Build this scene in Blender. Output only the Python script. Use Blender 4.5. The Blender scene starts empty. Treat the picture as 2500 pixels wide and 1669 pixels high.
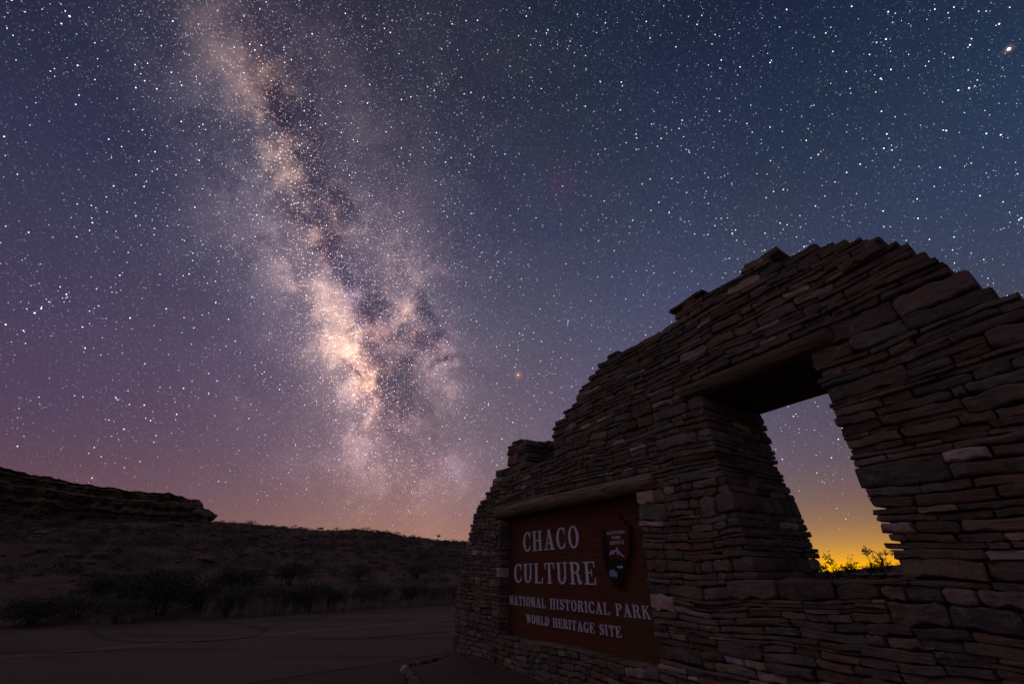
import bpy, math, random
import numpy as np
from mathutils import Vector, Matrix, noise

# ------------------------------------------------------------------ camera
S = 1.1                                   # eye height above the road, metres
PITCH = math.atan(.5712)
CP, SP = math.cos(PITCH), math.sin(PITCH)
scene = bpy.context.scene
COL = scene.collection
cam_data = bpy.data.cameras.new('camera')
cam_data.sensor_width = 36.0
cam_data.lens = 990 / 2500 * 36
cam_data.clip_start = .05
cam_data.clip_end = 30000
cam = bpy.data.objects.new('camera', cam_data)
cam.location = (0, 0, S)
cam.rotation_euler = (math.pi / 2 + PITCH, 0, 0)
COL.objects.link(cam)
scene.camera = cam


def sky_dir(px, py):
    """unit direction seen at a point of the 2500 x 1669 photograph"""
    x = (px - 1250) / 990
    y = (834.5 - py) / 990
    v = np.array([x, CP - y * SP, y * CP + SP])
    return v / np.linalg.norm(v)


scene.view_settings.view_transform = 'Standard'
scene.view_settings.look = 'None'
scene.view_settings.exposure = 0
scene.view_settings.gamma = 1
scene.view_settings.use_curve_mapping = False
scene.cycles.max_bounces = 4
scene.cycles.diffuse_bounces = 3
scene.cycles.use_fast_gi = False


def lin(r, g, b):
    def f(c):
        c /= 255
        return c / 12.92 if c <= .04045 else ((c + .055) / 1.055) ** 2.4
    return (f(r), f(g), f(b))


# ------------------------------------------------------------------ night sky
world = bpy.data.worlds.new('World')
scene.world = world
world.use_nodes = True
NT = world.node_tree
for n in list(NT.nodes):
    NT.nodes.remove(n)


def put(sock, v):
    if isinstance(v, bpy.types.NodeSocket):
        NT.links.new(v, sock)
    else:
        sock.default_value = v


def M(op, a, b=None, c=None, clamp=False):
    n = NT.nodes.new('ShaderNodeMath')
    n.operation = op
    n.use_clamp = clamp
    put(n.inputs[0], a)
    if b is not None:
        put(n.inputs[1], b)
    if c is not None:
        put(n.inputs[2], c)
    return n.outputs[0]


def V(op, a, b=None, c=None, scale=None):
    n = NT.nodes.new('ShaderNodeVectorMath')
    n.operation = op
    put(n.inputs[0], a)
    if b is not None:
        put(n.inputs[1], b)
    if c is not None:
        put(n.inputs[2], c)
    if scale is not None:
        put(n.inputs[3], scale)
    return n.outputs['Value'] if op in ('DOT_PRODUCT', 'LENGTH') else n.outputs[0]


def ramp(f, stops):
    n = NT.nodes.new('ShaderNodeValToRGB')
    e = n.color_ramp.elements
    while len(e) < len(stops):
        e.new(.5)
    for i, (p, c) in enumerate(stops):
        e[i].position = p
        e[i].color = (*c, 1)
    put(n.inputs[0], f)
    return n.outputs[0]


def fbm(vec, scale, detail=5, rough=.55, out=0):
    n = NT.nodes.new('ShaderNodeTexNoise')
    put(n.inputs['Vector'], vec)
    n.inputs['Scale'].default_value = scale
    n.inputs['Detail'].default_value = detail
    n.inputs['Roughness'].default_value = rough
    return n.outputs[out]


tc = NT.nodes.new('ShaderNodeTexCoord')
DIR = V('NORMALIZE', tc.outputs['Generated'])
sep = NT.nodes.new('ShaderNodeSeparateXYZ')
put(sep.inputs[0], DIR)
ELEV = M('ARCSINE', sep.outputs[2])                      # radians
AZ = M('ARCTAN2', sep.outputs[0], sep.outputs[1])
DEG = math.radians(1)
e90 = M('DIVIDE', ELEV, 90 * DEG, clamp=True)
base = ramp(e90, [
    (0, lin(118, 88, 88)), (.06, lin(112, 84, 94)), (.14, lin(99, 82, 102)), (.24, lin(88, 79, 103)),
    (.36, lin(72, 72, 98)), (.5, lin(51, 55, 83)), (.68, lin(35, 40, 63)), (1, lin(21, 26, 44))])
# the east keeps more purple, the west is bluer
west = M('MULTIPLY_ADD', M('SINE', AZ), .5, .5)
tint = ramp(west, [(0, (.44, .42, .56)), (.13, (.72, .65, .74)), (.30, (1.04, 1.0, .95)), (.5, (1.05, 1.08, 1.02)), (.75, (.80, .96, 1.04)), (1, (.40, .60, .70))])
base = V('MULTIPLY', base, tint)
mott = fbm(DIR, 1.6, 3, .5, 1)
mott = V('MULTIPLY_ADD', mott, (.55, .5, .5), (.72, .75, .75))
base = V('MULTIPLY', base, mott)


def gauss_az(center, width):
    d = M('SUBTRACT', AZ, center * DEG)
    d = M('DIVIDE', M('SINE', M('MULTIPLY', d, .5)), .5 * width * DEG)
    return M('EXPONENT', M('MULTIPLY', M('MULTIPLY', d, d), -1.0))


def fall(deg):
    return M('EXPONENT', M('DIVIDE', M('MAXIMUM', ELEV, 0.0), -deg * DEG))


def add_glow(col, f, rgb):
    return V('ADD', col, V('SCALE', rgb, scale=f))


glow_w = gauss_az(37, 17)
sky = base
sky = add_glow(sky, M('MULTIPLY', glow_w, fall(1.9)), (1.05, .42, -.10))
sky = add_glow(sky, M('MULTIPLY', gauss_az(35, 26), fall(5.5)), (.22, .105, -.035))
sky = add_glow(sky, M('MULTIPLY', gauss_az(-9, 17), fall(5.5)), (.20, .085, .02))
sky = add_glow(sky, M('MULTIPLY', gauss_az(-22, 40), fall(13)), (.038, .018, .024))
sky = add_glow(sky, M('MULTIPLY', gauss_az(-22, 30), fall(4.2)), (.15, .07, -.01))

# Milky Way frame: x along the band, y to the right of it
pa, pb = sky_dir(640, 100), sky_dir(980, 1050)
mwN = np.cross(pb, pa); mwN /= np.linalg.norm(mwN)       # pole
pc = sky_dir(860, 760)
mwX = pc - mwN * pc.dot(mwN); mwX /= np.linalg.norm(mwX)
mwY = np.cross(mwN, mwX)
if mwY.dot(pb) < 0:
    mwY = -mwY
if mwN.dot(sky_dir(1400, 500)) < 0:
    mwN = -mwN


def mw_lb(px, py):
    d = sky_dir(px, py)
    return math.degrees(math.atan2(d.dot(mwY), d.dot(mwX))), math.degrees(math.asin(d.dot(mwN)))


wn = fbm(DIR, 5.5, 6, .62, 1)
wn = V('SUBTRACT', wn, (.5, .5, .5))
wdir = V('MULTIPLY_ADD', wn, (.22, .22, .22), DIR)
lw = M('ARCTAN2', V('DOT_PRODUCT', wdir, tuple(mwY)), V('DOT_PRODUCT', wdir, tuple(mwX)))
bw = M('ARCSINE', V('DOT_PRODUCT', V('NORMALIZE', wdir), tuple(mwN)))
cmb = NT.nodes.new('ShaderNodeCombineXYZ')
put(cmb.inputs[0], M('DIVIDE', lw, DEG))
put(cmb.inputs[1], M('DIVIDE', bw, DEG))
LB = cmb.outputs[0]


def blob(px, py, sl, sb, rot=0):
    l, b = mw_lb(px, py)
    n = NT.nodes.new('ShaderNodeMapping')
    n.vector_type = 'TEXTURE'
    put(n.inputs[0], LB)
    n.inputs['Location'].default_value = (l, b, 0)
    n.inputs['Rotation'].default_value = (0, 0, rot * DEG)
    n.inputs['Scale'].default_value = (sl, sb, 1)
    q = V('DOT_PRODUCT', n.outputs[0], n.outputs[0])
    return M('EXPONENT', M('MULTIPLY', q, -1.0))


def col_sum(items):
    acc = None
    for (px, py, sl, sb, rot, rgb) in items:
        f = blob(px, py, sl, sb, rot)
        v = V('SCALE', rgb, scale=f)
        acc = v if acc is None else V('ADD', acc, v)
    return acc


PINK = (.23, .140, .128)
WARM = (.33, .20, .125)


def k(c, s):
    return (c[0] * s, c[1] * s, c[2] * s)


light_items = ([
    (870, 700, 38, 10, 0, (.058, .040, .046)),
    (960, 1060, 14, 9, 0, (.050, .030, .030)),
    (805, 850, 12, 6, 0, (.095, .070, .068)),
    (1000, 700, 9, 7, 0, (.045, .035, .035)),           # wide soft halo
    (700, 400, 22, 7, 0, (.035, .030, .034)),
    (860, 950, 14, 9, 0, (.050, .026, .030)),
    # left bright lane from the top down
    (565, 110, 6, 3.0, 0, k(PINK, .30)),
    (660, 240, 4, 2.4, 15, k(WARM, .48)),
    (655, 330, 3.5, 2.2, 0, k(PINK, .3)),
    (698, 400, 4.4, 2.9, 0, k(WARM, 1.0)),
    (640, 430, 6, 4.0, 0, (.035, .032, .040)),
    (712, 480, 4.0, 1.8, 0, k(WARM, .45)),
    (765, 580, 3.6, 1.8, 0, k(WARM, .6)),
    (755, 660, 6, 4.0, 0, k(PINK, .75)),
    (800, 745, 4.5, 3.0, 0, k(WARM, .75)),
    (850, 850, 6.0, 4.2, 8, k(WARM, .85)),
    (882, 882, 3.6, 2.6, 10, (.62, .35, .18)),
    (905, 985, 3.4, 2.0, 0, k(WARM, .95)),
    (905, 1040, 7.0, 4.5, 0, k(PINK, .85)),
    (985, 1180, 7, 5, 0, (.070, .036, .016)),
    # right branch
    (900, 640, 4, 3, 0, k(PINK, .35)),
    (960, 660, 6, 5.0, 0, k(PINK, .55)),
    (975, 770, 5.0, 3.4, -12, (.30, .17, .105)),
    (1010, 880, 3.2, 2.4, 0, k(PINK, .62)),
    (1085, 920, 5.5, 1.7, 0, k(PINK, .75)),
    (1060, 845, 3, 1.6, 40, k(PINK, .4)),
    # star cloud in the rift
    (842, 668, 2.1, 1.0, 0, (.16, .15, .27)),
    (890, 790, 1.6, 1.2, 0, (.08, .05, .11)),
    (1100, 1150, 2.0, 1.1, 0, (.08, .055, .08)),
    (930, 470, 12, 6, 0, (.024, .010, .012)),
    (640, 600, 12, 5, 0, (.026, .021, .024)),
])
light = col_sum([q for q in light_items if q[2] < 9])
haze_light = col_sum([q for q in light_items if q[2] >= 9] + [(1010, 620, 42, 25, 0, (.015, .013, .014))])
dark = None
for (px, py, sl, sb, rot, a) in [
    (640, 60, 8, 2.4, 0, .28), (720, 200, 6, 3.0, 0, .30), (690, 290, 2.4, 1.5, 0, .8),
    (765, 380, 5, 1.8, 0, .5), (790, 480, 4, 1.6, 0, .5), (735, 520, 2.0, 1.0, 60, .9),
    (800, 590, 3.0, 1.0, 0, 1.2), (880, 700, 4.0, 1.8, 0, .9), (822, 640, 1.2, .8, 0, .8),
    (900, 760, 3.5, 1.4, 0, 1.1), (950, 900, 3.6, 2.6, 0, 1.5), (965, 990, 3.4, 2.4, 0, 1.1),
    (1030, 815, 2.2, 1.6, 60, 1.7), (1080, 880, 2.2, .7, 70, 1.5), (1042, 740, 1.8, 1.2, 0, 1.3),
    (1055, 1010, 4, 1.5, 0, .5), (860, 905, 1.5, .5, 40, .6), (980, 1090, 4, 1.2, 20, .5),
]:
    v = M('MULTIPLY', blob(px, py, sl, sb, rot), a)
    dark = v if dark is None else M('ADD', dark, v)
def smooth(x, lo, hi, a, b):
    n = NT.nodes.new('ShaderNodeMapRange')
    n.interpolation_type = 'SMOOTHSTEP'
    for k_, v in enumerate((x, lo, hi, a, b)):
        put(n.inputs[k_], v)
    return n.outputs[0]


wd2 = V('MULTIPLY_ADD', V('SUBTRACT', fbm(DIR, 16, 5, .6, 1), (.5, .5, .5)), (.07, .07, .07), DIR)
n1 = fbm(wd2, 9, 8, .60)
n2 = fbm(V('ADD', wd2, (3.1, 1.7, .4)), 26, 7, .62)
c1 = smooth(n1, .42, .59, .22, 1.25)
c2 = smooth(n2, .36, .64, .58, 1.30)
dustmod = smooth(n2, .35, .62, 1.45, .55)
cloudy = V('SCALE', light, scale=M('MULTIPLY', c1, c2))
cloudy = V('ADD', cloudy, V('SCALE', haze_light, scale=M('MULTIPLY_ADD', c1, .42, .50)))
ext = V('SCALE', (.90, 1.10, 1.02), scale=M('MULTIPLY', M('MULTIPLY', dark, dustmod), -1.5))
sp = NT.nodes.new('ShaderNodeSeparateXYZ')
put(sp.inputs[0], ext)
cb = NT.nodes.new('ShaderNodeCombineXYZ')
for q in range(3):
    put(cb.inputs[q], M('EXPONENT', sp.outputs[q]))
cloudy = V('MULTIPLY', cloudy, cb.outputs[0])
# unresolved star grain
vor = NT.nodes.new('ShaderNodeTexVoronoi')
put(vor.inputs['Vector'], DIR)
vor.inputs['Scale'].default_value = 240
sv_ = NT.nodes.new('ShaderNodeSeparateXYZ')
put(sv_.inputs[0], vor.outputs['Color'])
grain = M('MULTIPLY', smooth(vor.outputs['Distance'], .10, .48, 1.7, 0), M('MULTIPLY', sv_.outputs[0], sv_.outputs[0]))
cloudy = V('ADD', cloudy, V('SCALE', V('ADD', V('SCALE', V('ADD', light, haze_light), scale=1.5), (.022, .022, .027)), scale=grain))
fade = M('MULTIPLY', M('DIVIDE', ELEV, 13 * DEG, clamp=True), 1.0)
sky = V('ADD', sky, V('SCALE', cloudy, scale=fade))
halo_dim = M('SUBTRACT', 1.0, M('MULTIPLY', M('MINIMUM', dark, 1.0), .22))
sky = V('SCALE', sky, scale=halo_dim)
# bright stars' glows
for (px, py, rad, rgb) in [(1265, 915, .40, (.22, .11, .05)), (2463, 120, .2, (.25, .16, .13)), (1372, 450, 1.6, (.018, .0, .004))]:
    d = V('LENGTH', V('SUBTRACT', DIR, tuple(sky_dir(px, py))))
    d = M('DIVIDE', d, rad * DEG)
    sky = V('ADD', sky, V('SCALE', rgb, scale=M('EXPONENT', M('MULTIPLY', M('MULTIPLY', d, d), -1.0))))
sky = V('MAXIMUM', sky, (0.002, 0.002, 0.003))

bg = NT.nodes.new('ShaderNodeBackground')
put(bg.inputs[0], sky)
bg.inputs[1].default_value = 1.0
nishita = NT.nodes.new('ShaderNodeTexSky')
nishita.sky_type = 'NISHITA'
nishita.sun_disc = False
nishita.sun_elevation = math.radians(-5)
nishita.sun_rotation = math.radians(37)
bg2 = NT.nodes.new('ShaderNodeBackground')
put(bg2.inputs[0], nishita.outputs[0])
bg2.inputs[1].default_value = 0.02
addsh = NT.nodes.new('ShaderNodeAddShader')
NT.links.new(bg.outputs[0], addsh.inputs[0])
NT.links.new(bg2.outputs[0], addsh.inputs[1])
wo = NT.nodes.new('ShaderNodeOutputWorld')
NT.links.new(addsh.outputs[0], wo.inputs[0])

# faint wide fill light, added from the left to brighten wall and ground
sun_d = bpy.data.lights.new('night_fill', 'SUN')
sun_d.energy = 0.11
sun_d.angle = math.radians(24)
sun_d.color = (1.0, .84, .68)
sun = bpy.data.objects.new('night_fill', sun_d)
COL.objects.link(sun)
sv = Vector((math.sin(math.radians(-76)) * math.cos(math.radians(40)),
             math.cos(math.radians(-76)) * math.cos(math.radians(40)), math.sin(math.radians(40))))
sun.rotation_euler = sv.to_track_quat('Z', 'Y').to_euler()

# ------------------------------------------------------------------ helpers
def tag(o, label=None, cat=None, group=None, kind=None):
    if label: o['label'] = label
    if cat: o['category'] = cat
    if group: o['group'] = group
    if kind: o['kind'] = kind
    return o


def link(name, me, parent=None):
    o = bpy.data.objects.new(name, me)
    COL.objects.link(o)
    if parent is not None:
        o.parent = parent
    return o


def empty(name, loc, rz=0):
    o = bpy.data.objects.new(name, None)
    o.location = loc
    o.rotation_euler = (0, 0, rz)
    o.empty_display_size = .1
    COL.objects.link(o)
    return o


def mesh_from(name, verts, faces, mat, smooth=True, cols=None):
    me = bpy.data.meshes.new(name)
    me.from_pydata([tuple(v) for v in verts], [], [tuple(f) for f in faces])
    if mat is not None:
        me.materials.append(mat)
    if smooth:
        me.polygons.foreach_set('use_smooth', [True] * len(me.polygons))
    if cols is not None:
        at = me.color_attributes.new('tone', 'FLOAT_COLOR', 'POINT')
        arr = np.ones((len(verts), 4), dtype=np.float32)
        arr[:, :3] = np.array(cols, dtype=np.float32)
        at.data.foreach_set('color', arr.ravel())
    me.update()
    return me


def material(name, fn):
    m = bpy.data.materials.new(name)
    m.use_nodes = True
    nt = m.node_tree
    global NT
    NT = nt
    bsdf = nt.nodes['Principled BSDF']
    bsdf.inputs['Roughness'].default_value = .92
    bsdf.inputs['Specular IOR Level'].default_value = .25
    fn(nt, bsdf)
    return m


def mix(f, a, b, mode='MIX'):
    n = NT.nodes.new('ShaderNodeMix')
    n.data_type = 'RGBA'
    n.blend_type = mode
    put(n.inputs[0], f)
    put(n.inputs[6], a if not isinstance(a, tuple) else (*a[:3], 1))
    put(n.inputs[7], b if not isinstance(b, tuple) else (*b[:3], 1))
    return n.outputs[2]


def bump(h, strength, dist, normal=None):
    n = NT.nodes.new('ShaderNodeBump')
    n.inputs['Strength'].default_value = strength
    n.inputs['Distance'].default_value = dist
    put(n.inputs['Height'], h)
    if normal is not None:
        put(n.inputs['Normal'], normal)
    return n.outputs[0]


def coords(kind='Object'):
    return NT.nodes.new('ShaderNodeTexCoord').outputs[kind]


def mapped(vec, scale):
    n = NT.nodes.new('ShaderNodeMapping')
    put(n.inputs[0], vec)
    n.inputs['Scale'].default_value = scale
    return n.outputs[0]


def attr(name):
    n = NT.nodes.new('ShaderNodeAttribute')
    n.attribute_name = name
    return n.outputs['Color']


# ------------------------------------------------------------------ materials
def f_stone(nt, b):
    co = coords()
    c = attr('tone')
    big = fbm(co, 5, 4, .6)
    fine = fbm(co, 46, 5, .65)
    strata = fbm(mapped(co, (5, 5, 60)), 1.6, 4, .6)
    f1 = M('MULTIPLY_ADD', M('SUBTRACT', big, .5), 1.3, 1.0)
    f2 = M('MULTIPLY_ADD', M('SUBTRACT', fine, .5), .9, 1.0)
    f3 = M('MULTIPLY_ADD', M('SUBTRACT', strata, .5), .8, 1.0)
    c = V('SCALE', c, scale=M('MULTIPLY', M('MULTIPLY', f1, f2), f3))
    warm = fbm(V('ADD', co, (7.3, 2.2, 1.1)), 3.2, 3, .5)
    c = mix(ramp(warm, [(.45, (0, 0, 0)), (.62, (.5, .5, .5))]), c, V('MULTIPLY', c, (1.25, .86, .66)))
    crust = fbm(V('ADD', co, (1.3, 9.2, 4.1)), 9, 6, .72)
    cm = ramp(crust, [(.60, (0, 0, 0)), (.66, (.55, .55, .55))])
    c = mix(cm, c, (.36, .30, .27))
    dk = fbm(V('ADD', co, (4.3, 1.2, 8.1)), 7, 5, .7)
    c = mix(ramp(dk, [(.57, (0, 0, 0)), (.68, (.6, .6, .6))]), c, V('MULTIPLY', c, (.4, .38, .38)))
    put(b.inputs['Base Color'], c)
    h = M('ADD', M('MULTIPLY', fbm(co, 16, 6, .62), 1.0), M('MULTIPLY', strata, .5))
    n1 = bump(h, .7, .014)
    chip = NT.nodes.new('ShaderNodeTexVoronoi')
    put(chip.inputs['Vector'], V('MULTIPLY_ADD', fbm(co, 8, 3, .6, 1), (.05, .05, .05), mapped(co, (1, 1, 1.8))))
    chip.inputs['Scale'].default_value = 11
    n1 = bump(chip.outputs['Distance'], .55, .020, n1)
    n2 = bump(fbm(co, 90, 5, .7), .6, .006, n1)
    put(b.inputs['Normal'], n2)


MAT_STONE = material('sandstone', f_stone)


def f_mortar(nt, b):
    co = coords()
    n = fbm(co, 30, 5, .6)
    put(b.inputs['Base Color'], mix(n, (.055, .042, .033), (.10, .076, .060)))
    put(b.inputs['Normal'], bump(n, .8, .01))


MAT_MORTAR = material('mud_mortar', f_mortar)


def f_log(nt, b):
    co = coords()
    g = fbm(mapped(co, (.7, 9, 9)), 4, 6, .65)
    big = fbm(co, 2.0, 3, .5)
    c = ramp(g, [(.3, (.15, .105, .058)), (.5, (.33, .235, .13)), (.72, (.46, .34, .20))])
    c = V('SCALE', c, scale=M('MULTIPLY_ADD', big, .9, .5))
    knots = NT.nodes.new('ShaderNodeTexVoronoi')
    put(knots.inputs['Vector'], mapped(co, (1, 2.2, 2.2)))
    knots.inputs['Scale'].default_value = 3.5
    kd = ramp(knots.outputs['Distance'], [(.03, (.9, .9, .9)), (.085, (0, 0, 0))])
    c = mix(kd, c, (.05, .03, .018))
    put(b.inputs['Base Color'], c)
    cr = fbm(mapped(V('ADD', co, (3.3, .7, 2.9)), (.45, 13, 13)), 2.2, 3, .5)
    cm = ramp(cr, [(.475, (0, 0, 0)), (.5, (1, 1, 1)), (.525, (0, 0, 0))])
    cm = M('MULTIPLY', cm, ramp(big, [(.42, (.1, .1, .1)), (.6, (.9, .9, .9))]))
    b_in = V('SCALE', c, scale=M('SUBTRACT', 1.0, M('MULTIPLY', cm, .8)))
    put(b.inputs['Base Color'], b_in)
    put(b.inputs['Normal'], bump(M('SUBTRACT', g, M('MULTIPLY', cm, 1.2)), .8, .014))
    b.inputs['Roughness'].default_value = .75


MAT_LOG = material('weathered_log', f_log)


def f_lintel(nt, b):
    f_log(nt, b)
    src = b.inputs['Base Color'].links[0].from_socket
    put(b.inputs['Base Color'], V('MULTIPLY', src, (.52, .52, .56)))


MAT_LINTEL = material('dark_lintel_log', f_lintel)


def f_board(nt, b):
    co = coords()
    g = fbm(mapped(co, (.8, 3, 14)), 3, 6, .65)
    big = fbm(co, 1.5, 3, .5)
    c = ramp(g, [(.3, (.085, .036, .014)), (.55, (.155, .068, .026)), (.75, (.22, .108, .042))])
    c = mix(ramp(big, [(.42, (0, 0, 0)), (.6, (.8, .8, .8))]), c, V('MULTIPLY', c, (1.1, .55, .8)))
    put(b.inputs['Base Color'], c)
    put(b.inputs['Normal'], bump(g, .35, .004))
    b.inputs['Roughness'].default_value = .62


MAT_BOARD = material('brown_sign_paint', f_board)


def painted(name, rgb, rough=.6, var=.25):
    def f(nt, b):
        co = coords()
        n = fbm(co, 22, 5, .65)
        c = V('SCALE', (*rgb,), scale=M('MULTIPLY_ADD', M('SUBTRACT', n, .5), var * 2, 1.0))
        put(b.inputs['Base Color'], c)
        put(b.inputs['Normal'], bump(n, .2, .002))
        b.inputs['Roughness'].default_value = rough
    return material(name, f)


MAT_LETTER = painted('white_lettering_paint', (.88, .85, .98))
MAT_SNOW = painted('emblem_white', (.55, .60, .85))
MAT_BISON = painted('emblem_pale_blue', (.28, .46, .62))
MAT_EMB_RED = painted('emblem_red_brown', (.15, .018, .014), .6, .4)
MAT_EMB_TREE = painted('emblem_tree_green', (.010, .016, .014))
MAT_EMB_FIELD = painted('emblem_field_green', (.010, .020, .022))


def f_ground(nt, b):
    co = coords('Object')
    a = fbm(co, .22, 5, .6)
    g = fbm(co, 9, 5, .7)
    c = mix(a, (.085, .048, .036), (.165, .100, .078))
    c = V('SCALE', c, scale=M('MULTIPLY_ADD', g, .9, .55))
    put(b.inputs['Base Color'], c)
    put(b.inputs['Normal'], bump(M('ADD', g, fbm(co, 60, 3, .6)), .8, .02))


MAT_GROUND = material('red_dirt', f_ground)


def f_hill(nt, b):
    co = coords('Object')
    a = fbm(co, .10, 5, .6)
    band = fbm(mapped(co, (.05, .05, 1.6)), 1.0, 4, .6)
    g = fbm(co, 1.1, 6, .7)
    c = mix(ramp(a, [(.4, (0, 0, 0)), (.6, (1, 1, 1))]), (.15, .10, .066), (.26, .16, .105))
    c = mix(ramp(band, [(.5, (0, 0, 0)), (.6, (.7, .7, .7))]), c, (.27, .155, .11))
    c = V('SCALE', c, scale=M('MULTIPLY_ADD', g, 1.4, .3))
    put(b.inputs['Base Color'], c)
    put(b.inputs['Normal'], bump(M('ADD', g, fbm(co, 7, 4, .7)), 1.0, .35))


MAT_HILL = material('hill_soil', f_hill)


def f_mesa(nt, b):
    co = coords('Object')
    band = fbm(mapped(co, (.06, .06, 2.2)), 1.0, 5, .65)
    g = fbm(co, .6, 6, .7)
    c = ramp(band, [(.35, (.10, .066, .036)), (.5, (.18, .12, .066)), (.62, (.25, .165, .092))])
    c = V('SCALE', c, scale=M('MULTIPLY_ADD', g, 1.2, .4))
    put(b.inputs['Base Color'], c)
    put(b.inputs['Normal'], bump(M('ADD', M('MULTIPLY', band, .6), fbm(co, 1.6, 7, .7)), .9, .45))


MAT_MESA = material('mesa_sandstone', f_mesa)


def f_road(nt, b):
    co = coords('Object')
    a = fbm(co, .35, 5, .6)
    g = fbm(co, 55, 3, .7)
    tr = fbm(mapped(co, (.12, 1.6, 1)), 1.0, 4, .6)
    c = mix(a, (.080, .043, .032), (.140, .080, .060))
    c = mix(ramp(tr, [(.48, (0, 0, 0)), (.60, (.6, .6, .6))]), c, (.045, .028, .023))
    c = V('SCALE', c, scale=M('MULTIPLY_ADD', g, .9, .55))
    put(b.inputs['Base Color'], c)
    put(b.inputs['Normal'], bump(g, .6, .008))
    b.inputs['Roughness'].default_value = .85


MAT_ROAD = material('old_asphalt', f_road)
MAT_LINE = painted('worn_yellow_paint', (.24, .15, .07), .7, .9)
MAT_TAR = painted('tar_sealant', (.030, .022, .020), .8)


def leafy(name, rgb, rgb2):
    def f(nt, b):
        co = coords('Object')
        n = fbm(co, 3.5, 3, .6)
        put(b.inputs['Base Color'], mix(n, rgb, rgb2))
        b.inputs['Roughness'].default_value = .8
    return material(name, f)


MAT_SAGE = leafy('sagebrush_leaves', (.105, .100, .078), (.20, .185, .145))
MAT_DARKBUSH = leafy('dark_shrub_leaves', (.058, .058, .044), (.115, .110, .082))
MAT_TWIG = leafy('grey_twigs', (.05, .038, .03), (.09, .07, .055))
MAT_GRASS = leafy('dry_grass', (.24, .17, .12), (.44, .33, .24))
MAT_JUNIPER = leafy('olive_leaves', (.014, .015, .010), (.030, .030, .018))


def f_star(nt, b):
    em = nt.nodes.new('ShaderNodeEmission')
    put(em.inputs[0], attr('tone'))
    nt.links.new(em.outputs[0], nt.nodes['Material Output'].inputs[0])


MAT_STAR = material('starlight', f_star)
MAT_STAR.cycles.emission_sampling = 'NONE'

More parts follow.
